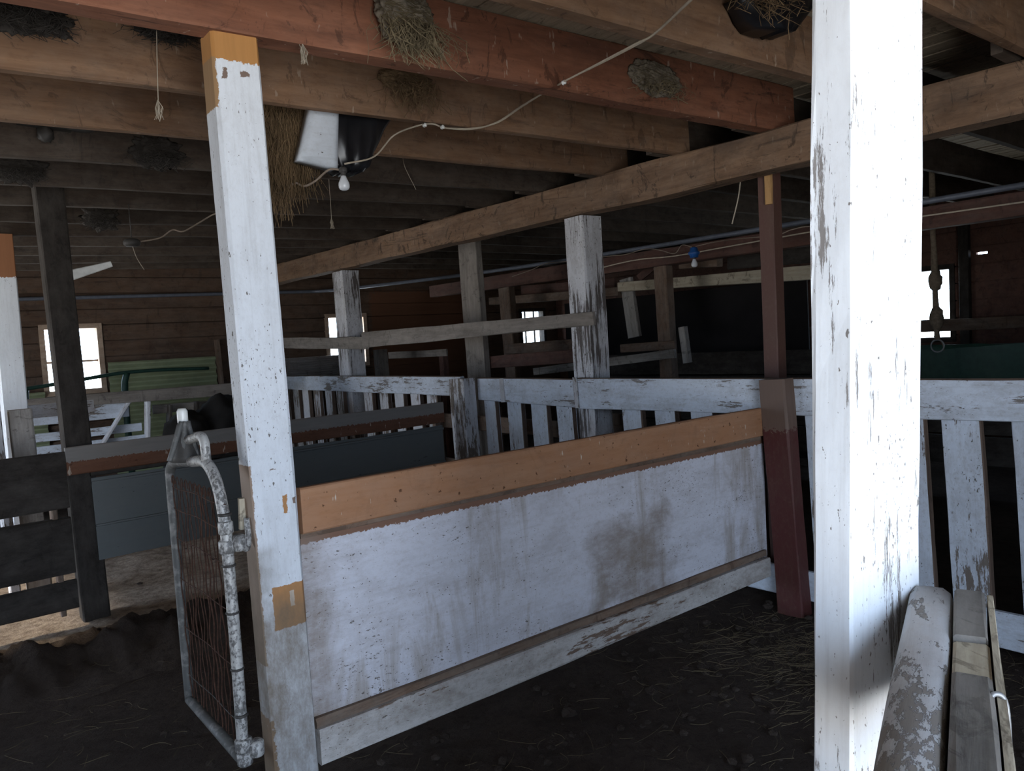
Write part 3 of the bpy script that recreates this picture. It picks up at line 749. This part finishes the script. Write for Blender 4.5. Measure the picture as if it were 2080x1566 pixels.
beam('upright', at(300, 940, y=R3 + .06), at(299, 812, y=R3 + .06), .03, .13, M['fence_old'], t, up=(0, 1, 0))
beam('upright', at(340, 940, y=R3 + .07), at(344, 822, y=R3 + .07), .03, .12, M['dark_wood'], t, up=(0, 1, 0))
beam('upright', at(398, 940, y=R3 + .07), at(398, 815, y=R3 + .07), .03, .12, M['dark_wood'], t, up=(0, 1, 0))
beam('upright', at(440, 940, y=R3 + .07), at(437, 810, y=R3 + .07), .03, .12, M['grey_wood'], t, up=(0, 1, 0))
beam('board', at(310, 832, y=R3 + .11), at(480, 818, y=R3 + .11), .025, .09, M['grey_wood'], t)
# green pale corrugated sheet against the back wall
def corr(name, x0, x1, z0, z1, y, m):
    bm = bmesh.new(); nz = 72; prev = None
    for i in range(nz + 1):
        z = z0 + (z1 - z0) * i / nz; d = .02 * math.sin(i * math.pi / 3)
        row = [bm.verts.new((x0, y + d, z)), bm.verts.new((x1, y + d, z)), bm.verts.new((x1, y + d + .003, z)), bm.verts.new((x0, y + d + .003, z))]
        if prev:
            for k in range(4): bm.faces.new((prev[k], prev[(k + 1) % 4], row[(k + 1) % 4], row[k]))
        else: bm.faces.new(row)
        prev = row
    bm.faces.new(prev)
    return mesh_obj(name, bm, m, None, (x0, y, z0))
o = corr('corrugated_sheet', 2.06, 3.30, .25, 1.585, 9.94, M['green_sheet']); tag(o, 'pale green corrugated sheet leaning on the back wall right of the left window', 'sheet')
o = corr('corrugated_sheet', .1, 1.40, .25, 1.30, 9.94, M['green_sheet']); tag(o, 'pale green corrugated sheet on the back wall left of the left window', 'sheet')
o = corr('corrugated_sheet', 4.0, 5.4, 1.15, 1.50, 9.94, M['grey_pale']); tag(o, 'dim grey corrugated sheet below the second window', 'sheet')
bar('wall_upright', at(452, 800, y=9.9), at(440, 690, y=9.9), .12, M['brown_post'], 'brown upright on the back wall beside the corrugated sheet', 'board', .04, up=(0, 1, 0))
t = thing('green_pipe_rail', at(255, 800, y=9.3), 'dark green bent pipe rail with a tee leg in front of the left window', 'rail')
tube('rail_pipe', [at(-60, 800, y=9.3), at(50, 790, y=9.3), at(165, 771, y=9.3), at(230, 760, y=9.3), at(262, 756, y=9.3), at(330, 751, y=9.3), at(424, 748, y=9.3)], .02, M['green'], t)
tube('leg', [at(258, 757, y=9.3), at(254, 800, y=9.3), at(254, 800, y=9.3) + Vector((0, 0, -1.1))], .035, M['green'], t, sm=3)
tube('leg', [at(52, 790, y=9.3), at(54, 830, y=9.3), at(54, 830, y=9.3) + Vector((0, 0, -1.05))], .03, M['green'], t, sm=3)
# stub post and white gate end
post('grey_stub_post', (.70, 5.95, -.02), (.685, 5.95, 1.31), .13, .12, M['grey_pale'], 'weathered grey stub post behind the dark hurdle at the left edge', wob=.006)
post('white_board_end', (.56, 5.93, -.02), (.545, 5.93, 1.31), .06, .13, M['fence_old'], 'narrow white board upright fixed to the left side of the grey stub post', 'board')
bar('white_rail', (.0, 6.9, 1.24), (1.3, 6.9, 1.24), .10, M['fence_old'], 'short white rail behind the dark post at far left', 'rail')
# black heaps
for px, py, rx, rz, lb in ((380, 870, .17, .20, 'black rounded heap behind the far left partition, left one of two'), (452, 860, .24, .30, 'black rounded heap behind the far left partition, right one of two')):
    c = at(px, py, y=7.3); zc = c[2] - .15
    bm = bmesh.new(); bmesh.ops.create_icosphere(bm, subdivisions=4, radius=1)
    for v in bm.verts:
        d = v.co.normalized(); k = 1 + .12 * noise.fractal(d * 2.2, .8, 2, 4); z = d.z * (rz + .12) * k + zc
        v.co = Vector((c[0] + d.x * rx * 1.2 * k, 7.3 + d.y * .35 * k, z if d.z > -.2 else -.01 + (d.z + 1) * zc * .5))
    o = mesh_obj('black_heap', bm, M['black'], None, (c[0], 7.3, 0), True); tag(o, lb, 'heap')
# lit plank under the ceiling
bar('pale_plank', at(144, 559, y=7.6), at(226, 536, y=7.6) , .09, M['jamb2'], 'short pale lit plank slanting under the ceiling above the left window', 'plank', .03, .05)

# ------------------------------------------------------------------ wire gate
G0 = Vector((.785, 2.40, 0)); G1 = Vector((.785, 2.96, 0))
gz0, gz1 = .285, 1.235
def gp(u, z): return Vector((G0.x + (G1.x - G0.x) * u, G0.y + (G1.y - G0.y) * u, z))
t = thing('wire_gate', gp(0, gz0), 'galvanised pipe gate with rusty woven wire, half open beside the white post', 'gate')
tube('hinge_stile', [gp(.02, gz0), gp(.0, .6), gp(.0, .90), gp(.0, 1.02), gp(.02, 1.10), gp(.08, 1.18), gp(.18, 1.228), gp(.30, 1.243), gp(.5, 1.232)], .0185, M['galv'], t, sides=12)
tube('far_stile', [gp(.5, 1.232), gp(.84, 1.213), gp(.97, 1.185), gp(1, 1.12), gp(1, .8), gp(1, .31)], .0175, M['pipe_dark'], t, sides=12)
tube('bottom_pipe', [gp(.0, gz0 + .01), gp(1, .315)], .0175, M['pipe_dark'], t, sides=12, sm=0)
for z, rr in ((.99, .026), (1.05, .023), (.355, .027), (.31, .024)):
    lathe('clamp', gp(0, z - .02), [(rr - .003, 0), (rr, .004), (rr, .036), (rr - .003, .04)], M['galv'], t, n=16)
tube('hinge_eye', [gp(0, 1.01), gp(0, 1.01) + Vector((.035, -.02, -.02)), gp(0, 1.0) + Vector((.06, .0, -.03)), gp(0, 1.0) + Vector((.075, .02, .0)), gp(0, 1.06) + Vector((.078, .03, .0))], .010, M['galv'], t)
lathe('hinge_barrel', gp(0, .985) + Vector((.03, -.022, -.01)), [(.017, 0), (.02, .005), (.02, .045), (.015, .05)], M['galv'], t, n=14)
lathe('hinge_barrel', gp(0, .325) + Vector((.032, -.02, -.01)), [(.02, 0), (.024, .005), (.024, .045), (.018, .05)], M['galv'], t, n=14)
def wavy(i):
    u = .10 + .84 * i / 13; s = random.random() * 9; zt = 1.155 - .03 * abs(u - .5)
    return [gp(u + .016 * math.sin(z_ * 38 + s) + .01 * noise.noise(Vector((z_ * 7, s, 0))), z_) for z_ in [.34 + (zt - .34) * k / 46 for k in range(47)]]
strands('wire_mesh', wavy, 14, M['rust'], t, r=.0021, origin=gp(0, gz0), sides=4)
def loopw(i):
    u = .14 + .8 * i / 9; return [gp(u + .03 * math.cos(k) , 1.13 + .03 * math.sin(k)) for k in [j * math.pi / 6 for j in range(7)]]
strands('mesh_top_loops', loopw, 10, M['rust'], t, r=.0018, origin=gp(0, gz0), sides=4)
for z in (.42, .60, .78, .93, 1.04, 1.12):
    tube('cross_wire', [gp(-.03, z + .004), gp(.2, z - .004), gp(.5, z + .003), gp(.8, z - .004), gp(1.03, z)], .0019, M['rust'] if z > .5 else M['dark_metal'], t, sides=5, sm=3)
for z in (1.09, .93, .78, .60, .45):
    lathe('wire_wrap', gp(0, z - .004), [(.018, 0), (.0215, .002), (.0215, .007), (.018, .009)], M['dark_metal'], t, n=14)
# latch fitting on top
lc = gp(.62, 1.24)
lathe('latch_bracket', lc + Vector((0, 0, -.01)), [(.052, 0), (.050, .02), (.040, .06), (.028, .10), (.020, .125), (.016, .13)], M['dark_metal'], t, n=9, squash=1.2)
for s in (-1, 0, 1):
    tube('bracket_strap', [lc + Vector((.045 * s - .02, -.04, .0)), lc + Vector((.028 * s - .012, -.035, .06)), lc + Vector((.01 * s, -.02, .125))], .009, M['pipe_dark'], t, sm=4)
lathe('latch_tip', lc + Vector((0, 0, .115)), [(.014, 0), (.018, .008), (.018, .045), (.013, .055)], M['insulator'], t, n=12)
tube('latch_arm', [lc + Vector((0, -.02, .06)), gp(.42, 1.315), gp(.30, 1.325), gp(.24, 1.305), gp(.235, 1.25)], .016, M['galv'], t)
# light wood peg between gate and post
bar('wood_wedge', at(492, 1075, y=2.46), at(490, 1012, y=2.46), .025, M['pale_beam'], 'small pale wood slip standing between the gate hinge and the white post', 'wedge', .02, up=(0, 1, 0))

# ------------------------------------------------------------------ rail in the right foreground
t = thing('foreground_rail', (1.40, .56, 1.0), 'worn white and grey board rail running toward the camera at the lower right', 'rail')
ZR = 1.10
def rp_(px, py): return at(px, py, z=ZR)
def slab(name, L0, R0, L1, R1, h, m, cham, zoff=0, wob=.003):
    c0, c1 = (L0 + R0) / 2, (L1 + R1) / 2
    w0, w1 = (L0 - R0).length, (L1 - R1).length
    d = (c1 - c0); n_ = Vector((-d.y, d.x, 0)).normalized()
    w0 = abs((L0 - R0).dot(n_)); w1 = abs((L1 - R1).dot(n_))
    off = Vector((0, 0, zoff - h / 2))
    return beam(name, c0 + off, c1 + off, w0, h, m, t, wob=wob, cham=cham, wy1=w1, rag=.004, rnd=cham > .01)
M['rail_white'] = painted('worn_grey_white_rail_paint', (.44, .43, .43), (.27, .235, .205), .5, .3, .5, dirtcol=(.22, .18, .15), streaky=(.5, 1.2, 1), bw=.9)
M['rail_grey'] = wood('dark_furry_grey_wood', (.20, .185, .17), (.09, .08, .07), .2, .6, .05, 0, .35)
Lf, Mf, Rf = rp_(1845, 1190), rp_(1938, 1190), rp_(2000, 1198)
Ln, Mn, Rn = rp_(1757, 1566), rp_(1920, 1566), rp_(2036, 1566)
ext = lambda a, b: b + (b - a) * .5
slab('white_board', Lf, Mf, ext(Lf, Ln), ext(Mf, Mn), .17, M['rail_white'], .018, 0, .004)
dM = (ext(Rf, Rn) - Rf)
s1, s2, s3 = .0, .075, .165
def rr(t_): return rp_(1940, 1190).lerp(ext(rp_(1940, 1190), rp_(1925, 1566)), t_) , Rf.lerp(ext(Rf, Rn), t_)
a_, b_ = rr(0); c_, d_ = rr(.235); slab('dark_end_block', a_, b_, c_, d_, .15, M['rail_grey'], .004, -.004, .002)
a_, b_ = rr(.24); c_, d_ = rr(.385); slab('pale_block', a_, b_, c_, d_, .15, M['pale_beam'], .004, -.012, .002)
a_, b_ = rr(.39); c_, d_ = rr(1); slab('grey_board', a_, b_, c_, d_, .15, M['rail_grey'], .006, -.002, .004)
a_, b_ = rr(0); c_, d_ = rr(1)
e0, e1 = b_ + Vector((.006, -.006, -.075)), d_ + Vector((.006, -.006, -.075))
beam('pale_side_board', e0, e1, .010, .13, M['pale_beam'], t, wob=.002)
# legs so the rail stands: uprights under the boards
cA = (Lf + Mf) / 2
beam('upright', (cA.x - .08, cA.y - .03, -.02), (cA.x - .08, cA.y - .03, .93), .05, .05, M['grey_wood'], t, up=(0, 1, 0))
for k_, z in enumerate((.72, .45, .2)):
    beam('lower_board', (cA.x - .04, cA.y - .015, z), (ext(Lf, Ln).x, ext(Lf, Ln).y - .03, z), .025, .14, M['grey_wood'], t)
hk = rp_(2022, 1405)
tube('wire_hook', [hk + Vector((.0, .0, -.06)), hk + Vector((-.004, .006, -.02)), hk + Vector((.004, .002, -.005)), hk + Vector((.012, -.008, -.02)), hk + Vector((.0, -.015, -.10)), hk + Vector((-.06, -.035, -.16))], .0035, M['wire'], t)

# ------------------------------------------------------------------ nests, hay, bags
def straw_fn(c, sx_, sy_, L, down=1.0, curl=.03):
    c = Vector(c)
    def f(i):
        p = c + Vector((random.gauss(0, sx_), random.uniform(-sy_, 0), random.uniform(-.02, .02)))
        d = Vector((random.gauss(0, .35), random.gauss(-.15, .3), -down + random.gauss(0, .2))).normalized()
        l = L * random.uniform(.4, 1.2); b = Vector((random.gauss(0, curl), random.gauss(0, curl), 0))
        return [p, p + d * l * .35 + b, p + d * l * .7 + b * .4, p + d * l + Vector((random.gauss(0, curl), 0, 0))]
    return f
def nest(c, rx, rz, label, m=None, L=.12, n_=140, ry=.05, straw=None, amp=.22, fr=3.5):
    y = c[1]
    t_ = thing('bird_nest', c, label, 'nest')
    blob('cup', c, rx, ry, rz, m or M['mud'], t_, amp=amp, fr=fr, sub=5, flat_y=y + .015)
    if n_:
        s = strands('hanging_straw', straw_fn((c[0], y - .02, c[2] - rz * .35), rx * .5, ry, L), n_, straw or M['straw'], t_, r=.0011, origin=c); s['kind'] = 'stuff'
        def wrap(i):
            a = random.uniform(-1.2, 1.2); z = c[2] + random.uniform(-rz, rz) * .8; k = math.sqrt(max(.05, 1 - ((z - c[2]) / rz) ** 2))
            return [Vector((c[0] + rx * k * math.sin(a + q), y - ry * k * 1.08 * math.cos(a + q), z + random.gauss(0, .006))) for q in (-.25, 0, .25)]
        s = strands('woven_straw', wrap, n_, straw or M['straw'], t_, r=.0010, origin=c); s['kind'] = 'stuff'
    return t_
jy = JY[6]; f0 = jy - .02
c = at(822, 45, y=f0 - .03); nest((c[0], f0 - .035, c[2] + .01), .115, .095, 'mud and straw nest with hanging straw on the reddish joist', L=.13, n_=260)
c = at(825, 165, y=JY[7] - .04); nest((c[0], JY[7] - .04, c[2]), .13, .05, 'tuft of straw nest under the ceiling between the first two joists', m=M['hay_brown'], L=.13, n_=150, straw=M['hay_brown'])
c = at(1335, 158, y=f0 - .02)
nest((c[0], f0 - .008, c[2]), .17, .075, 'flattened grey nest remains on the right part of the reddish joist', m=M['mud'], L=.07, n_=90, ry=.03)
for px, py, k, rx, rz, lb in ((320, 305, 9, .11, .075, 'dark round nest on a joist left of the white post'), (60, 18, 7, .10, .07, 'dark dusty nest at the top left corner under the ceiling'),
                              (330, 45, 7, .10, .05, 'small cobwebbed nest under the ceiling left of the orange post top'), (35, 335, 10, .11, .08, 'dark nest at the left edge of the photo on a joist'),
                              (205, 440, 12, .10, .08, 'dim nest among the far joists above the left window')):
    y = JY[k] - .06; c = at(px, py, y=y); nest((c[0], y + .015, c[2]), rx, rz, lb, m=M['soot'], L=.06, n_=260, ry=.03, straw=M['soot'], amp=.55, fr=2.6)
# hanging hay
t = thing('hay_bundle', at(585, 300, y=3.22), 'brown hay hanging behind the top of the white post', 'hay')
def hayf(i):
    x = random.uniform(1.36, 1.57); y = random.uniform(3.22, 3.34); z0 = zj(1.4) + random.uniform(0, .12)
    u = (x - 1.36) / .21; L = (.40 - .20 * abs(u - .35)) * random.uniform(.5, 1.05) + .05
    p = Vector((x, y, z0)); out_ = [p]
    for k in range(6):
        p = p + Vector((random.gauss(0, .014), random.gauss(0, .009), -L / 6 * random.uniform(.6, 1.3))); out_.append(p)
    return out_
s = strands('hay_strands', hayf, 1100, M['hay_brown'], t, r=.0014, origin=(1.4, 3.2, 2.5)); s['kind'] = 'stuff'
blob('hay_core', (1.46, 3.29, 2.50), .085, .05, .17, M['hay_brown'], t, amp=.25, fr=5)
# white container and black bag
c0, c1, c2, c3 = at(640, 232, y=3.10), at(682, 240, y=3.10), at(686, 342, y=3.10), at(612, 322, y=3.10)
bm = bmesh.new()
q = [c0 + Vector((0, 0, .06)), c1 + Vector((.02, 0, .06)), c2, c3]
cols = []
nn = 7
for j in range(nn + 1):
    row = []
    for i in range(nn + 1):
        u, v = i / nn, j / nn
        pnt = (q[0] * (1 - u) + q[1] * u) * (1 - v) + (q[3] * (1 - u) + q[2] * u) * v
        row.append(pnt)
    cols.append(row)
def slabify(rows, back, bulge, m, name, parent=None, org=None):
    bm = bmesh.new(); H_, W_ = len(rows), len(rows[0]); A = {}; B = {}
    for j in range(H_):
        for i in range(W_):
            k = math.sin(math.pi * i / (W_ - 1)) ** .5 * math.sin(math.pi * j / (H_ - 1)) ** .5 if bulge else 0
            A[i, j] = bm.verts.new(rows[j][i] + Vector((0, -bulge * k, 0))); B[i, j] = bm.verts.new(rows[j][i] + Vector((0, back + bulge * k, 0)))
    for j in range(H_ - 1):
        for i in range(W_ - 1):
            bm.faces.new((A[i, j], A[i + 1, j], A[i + 1, j + 1], A[i, j + 1])); bm.faces.new((B[i, j], B[i, j + 1], B[i + 1, j + 1], B[i + 1, j]))
    for i in range(W_ - 1):
        bm.faces.new((A[i, 0], B[i, 0], B[i + 1, 0], A[i + 1, 0])); bm.faces.new((A[i, H_ - 1], A[i + 1, H_ - 1], B[i + 1, H_ - 1], B[i, H_ - 1]))
    for j in range(H_ - 1):
        bm.faces.new((A[0, j], A[0, j + 1], B[0, j + 1], B[0, j])); bm.faces.new((A[W_ - 1, j], B[W_ - 1, j], B[W_ - 1, j + 1], A[W_ - 1, j + 1]))
    return mesh_obj(name, bm, m, parent, org or rows[0][0], True)
o = slabify(cols, .08, .012, M['white_plastic'], 'plastic_container'); tag(o, 'dirty white plastic container hung under the joists beside the black plastic', 'container')
def bagrows(pts_l, pts_r, y, wr=.012):
    rows = []
    for (l, r_) in zip(pts_l, pts_r):
        a, b = at(*l, y=y), at(*r_, y=y)
        rows.append([a.lerp(b, i / 12) + Vector((noise.noise(a * 9 + Vector((i, 0, 0))) * wr, noise.noise(a * 7 + Vector((i * .8, 3, 0))) * wr * 2.2, noise.noise(b * 9 + Vector((0, i, 0))) * wr)) for i in range(13)])
    return rows
rows = bagrows([(676, 215), (676, 240), (674, 265), (674, 290), (678, 315), (684, 335), (700, 344)], [(800, 215), (797, 240), (782, 265), (772, 290), (762, 312), (752, 335), (738, 346)], 3.12)
o = slabify(rows, .12, .03, M['black_plastic'], 'black_plastic_bag'); tag(o, 'black plastic bag bulging under the joists above the bare bulb', 'bag')
rows = bagrows([(1518, -14), (1522, -7), (1527, 0), (1540, 25), (1560, 45), (1585, 60)], [(1666, -14), (1665, -7), (1662, 0), (1650, 22), (1632, 42), (1612, 62)], JY[5] - .14)
o = slabify(rows, .10, .03, M['black_plastic'], 'black_plastic_bag'); tag(o, 'black plastic bag hanging at the top beside the near white post', 'bag')
s = strands('hay_tuft', straw_fn(at(1535, -5, y=JY[5] - .17), .10, .05, .10, .4), 90, M['hay_brown'], None, r=.0012, origin=at(1535, 0, y=1.6)); tag(s, 'tuft of brown hay sticking out beside the upper right black bag', 'hay', kind='stuff')

# ------------------------------------------------------------------ bulbs, cables
def bulb(c, s, label, glass=M['bulb'], cap=M['dark_metal'], fixture=None):
    c = Vector(c); t_ = thing('light_bulb', c, label, 'light bulb')
    lathe('glass_envelope', c + Vector((0, 0, -s)), [(.001, 0), (s * .14, s * .012), (s * .24, s * .06), (s * .295, s * .16), (s * .31, s * .28), (s * .29, s * .42), (s * .22, s * .58), (s * .165, s * .70), (s * .145, s * .80)], glass, t_, n=24)
    lathe('screw_cap', c + Vector((0, 0, -s * .22)), [(s * .14, 0), (s * .15, s * .03), (s * .13, s * .06), (s * .15, s * .10), (s * .13, s * .13), (s * .15, s * .17), (s * .14, s * .22)], cap, t_, n=18)
    if fixture:
        lathe('lamp_holder', c + Vector((0, 0, -.005)), [(.034, 0), (.036, .02), (.048, .028), (.048, .045), (.036, .052), (.03, .08), (.012, .088)], fixture, t_, n=18)
    else:
        lathe('lamp_socket', c + Vector((0, 0, -.002)), [(.016, 0), (.018, .005), (.018, .02), (.008, .026)], M['dark_metal'], t_, n=16)
    return t_
b1 = at(697, 350, y=3.05); bulb(b1, .078, 'bare frosted bulb hanging below the black plastic bag')
b2 = at(1410, 522, x=5.3); bulb(b2, .085, 'clear bulb in a blue lamp holder hung on a cable in the far bay', fixture=M['blue_fix'])
y12 = JY[6] - .04
main = [at(1415, -12, y=1.35), at(1330, 68, y=1.6), at(1290, 90, y=1.72), at(1195, 140, y=2.1), at(1138, 170, y=2.34), at(1060, 215, y=2.72), at(1010, 248, y=2.93), at(960, 262, y=2.965), at(905, 260, y=2.965), at(880, 252, y=2.975), at(850, 255, y=2.98), at(800, 275, y=3.1), at(760, 318, y=3.08), at(b1.x and 700, 333, y=3.06)]
t = thing('electric_cable', main[0], 'cream electric cable sagging across the upper middle to the bulb', 'cable')
tube('cable_run', main, .0040, M['cable'], t)
tube('cable_twist', [p + Vector((.003, -.003, .004 * math.sin(i * 2))) for i, p in enumerate(main[:9])], .0028, M['cable'], t)
for px, py, y in ((1138, 171, 2.33), (857, 257, 2.97), (893, 261, 2.96)):
    lathe('insulator', at(px, py, y=y) + Vector((0, -.012, 0)), [(.007, 0), (.010, .003), (.007, .008), (.010, .013), (.006, .017)], M['insulator'], t, axis=(.3, -1, .2), n=12)
t2 = [at(692, 345, y=3.06), at(668, 345, y=3.08), at(640, 368, y=3.15), at(618, 378, y=3.2), at(598, 372, y=3.25), at(575, 390, y=3.3), at(545, 402, y=3.5), at(480, 425, y=4.2), at(437, 434, y=5.0), at(405, 452, y=5.15), at(372, 470, y=5.2), at(350, 467, y=5.25), at(325, 483, y=5.3), at(285, 491, y=5.35)]
o = tube('electric_cable', t2, .0048, M['cable_dark']); tag(o, 'thin brown cable wandering from the bulb behind the white post to the left', 'cable')
c = at(268, 494, y=5.35)
t = thing('junction_fitting', c, 'small dark ceiling lamp fitting at the end of the brown cable at left', 'lamp fitting')
lathe('fitting_body', c + Vector((0, 0, -.02)), [(.035, 0), (.05, .01), (.052, .03), (.04, .045), (.01, .05)], M['dark_metal'], t)
tube('fitting_tail', [c + Vector((0, 0, -.01)), c + Vector((.02, 0, -.09)), c + Vector((.06, 0, -.17))], .002, M['cobweb'], t)
tube('hanger_wire', [c + Vector((0, 0, .03)), c + Vector((.0, 0, zj(1) - c.z + .01))], .003, M['dark_metal'], t, sm=0)
wv = [at(1868, 470, x=5.3), at(1760, 475, x=5.3), at(1655, 460, x=5.3), at(1610, 466, x=5.3), at(1575, 478, x=5.3), at(1500, 485, x=5.3), at(1450, 492, x=5.3), b2 + Vector((0, -.02, .085))]
o = tube('electric_cable', wv, .004, M['cable_dark']); tag(o, 'wavy thin cable running right from the blue lamp holder', 'cable')
wv = [b2 + Vector((0, .02, .085)), at(1385, 498, x=5.35), at(1370, 515, x=5.4), at(1340, 508, x=5.5), at(1310, 506, x=5.6), at(1270, 517, x=5.7), at(1240, 520, x=5.75), at(1165, 530, x=5.78), at(1110, 535, x=5.8), at(1080, 548, x=5.8), at(1040, 562, x=5.8)]
o = tube('electric_cable', wv, .004, M['cable_dark']); tag(o, 'wavy thin cable running left from the blue lamp holder', 'cable')
# cobweb strings
def string(pts, label, r=.0014, tuft=True):
    t_ = thing('hanging_string', pts[0], label, 'string')
    tube('string', pts, r, M['cobweb'], t_)
    if tuft:
        e = Vector(pts[-1]); s_ = strands('frayed_tuft', lambda i: [e + Vector((0, 0, .035)), e + Vector((random.gauss(0, .007), random.gauss(0, .007), .01)), e + Vector((random.gauss(0, .006), random.gauss(0, .006), -.02 - random.random() * .012))], 20, M['cobweb'], t_, r=.0011, origin=e)
string([at(318, 62, y=2.7), at(319, 120, y=2.7), at(321, 190, y=2.7), at(322, 225, y=2.7)], 'thin string with a frayed tuft hanging left of the white post')
string([at(608, 90, y=2.35), at(612, 100, y=2.34), at(616, 112, y=2.34)], 'short frayed string under the reddish joist right of the white post', tuft=True)
string([Vector((at(668, 365, y=4.29).x, 4.29, zj(2.1) + .01)), at(668, 365, y=4.29), at(672, 420, y=4.29), at(674, 455, y=4.29)], 'dim cobweb string hanging below the bare bulb', .0015)
string([at(1505, 342, x=4.02), at(1505, 355, x=4.1), at(1500, 400, x=4.1), at(1487, 455, x=4.1)], 'drooping cobweb string left of the tall maroon post', .004, False)
string([at(818, 318, y=4.2), at(820, 330, y=4.1), at(825, 345, y=4.1), at(845, 385, y=4.1)], 'loose straw dangling right of the black bag', .0018, False)
# dark gadget on joist at left
c = at(90, 245, y=JY[9] - .10)
t = thing('dusty_clamp', c, 'dark dusty metal fitting fixed under a joist at the far upper left', 'fitting')
beam('body', c + Vector((-.11, 0, 0)), c + Vector((.11, 0, -.01)), .05, .06, M['dark_metal'], t)
tube('arm', [c + Vector((.1, 0, -.02)), c + Vector((.18, 0, -.02)), c + Vector((.24, 0, .02))], .015, M['dark_metal'], t)
tube('tail', [c + Vector((-.1, 0, 0)), c + Vector((-.3, 0, .01))], .006, M['dark_metal'], t, sm=0)
blob('knob', c + Vector((0, 0, -.06)), .035, .03, .04, M['dark_metal'], t, sub=3)
tube('hanger', [c + Vector((0, .0, .03)), c + Vector((0, .0, .09))], .008, M['dark_metal'], t, sm=0)

# ------------------------------------------------------------------ straw and clods on the floor
def fstraw(i):
    r_ = random.random()
    if r_ < .62: x, y = random.gauss(3.25, .3), random.gauss(1.75, .35)
    elif r_ < .8: x, y = random.uniform(.9, 3.6), random.uniform(.9, 2.4)
    else: x, y = random.uniform(-.6, 1.6), random.uniform(2.0, 4.8)
    if (.8 < x < 1.06 and 2.3 < y < 2.6) or (3.6 < x < 3.9 and 2.1 < y < 2.45) or (1.1 < x < 1.5 and y < .75): x -= .3; y -= .5
    a = random.gauss(.1, .7); L = random.uniform(.03, .16); z = .012 + random.random() * .022
    d = Vector((math.cos(a), math.sin(a), random.gauss(0, .08))) * L
    s = Vector((-d.y, d.x, 0)) * random.gauss(0, .12)
    return [Vector((x, y, z)) + d * k + s * 4 * k * (1 - k) for k in (0, .25, .5, .75, 1)]
o = strands('loose_straw', fstraw, 1800, M['floor_straw'], None, r=.0007, origin=(2, 2, 0)); tag(o, 'loose dry straw scattered on the dark dirt floor', 'straw', kind='stuff')
bm = bmesh.new()
for i in range(900):
    r_ = random.random()
    x, y = (random.uniform(.9, 3.8), random.uniform(.6, 2.6)) if r_ < .6 else (random.uniform(-1, 3.2), random.uniform(2.6, 7))
    s = random.uniform(.005, .022) * (1 if random.random() < .9 else 1.6)
    r0 = bmesh.ops.create_icosphere(bm, subdivisions=1, radius=s)
    for v in r0['verts']: v.co = Vector((v.co.x * random.uniform(.7, 1.3) + x, v.co.y * random.uniform(.7, 1.3) + y, v.co.z * .6 + s * .25))
o = mesh_obj('dirt_clods', bm, M['floor'], None, (2, 2, 0)); tag(o, 'small dirt clods scattered on the floor', 'clods', kind='stuff')
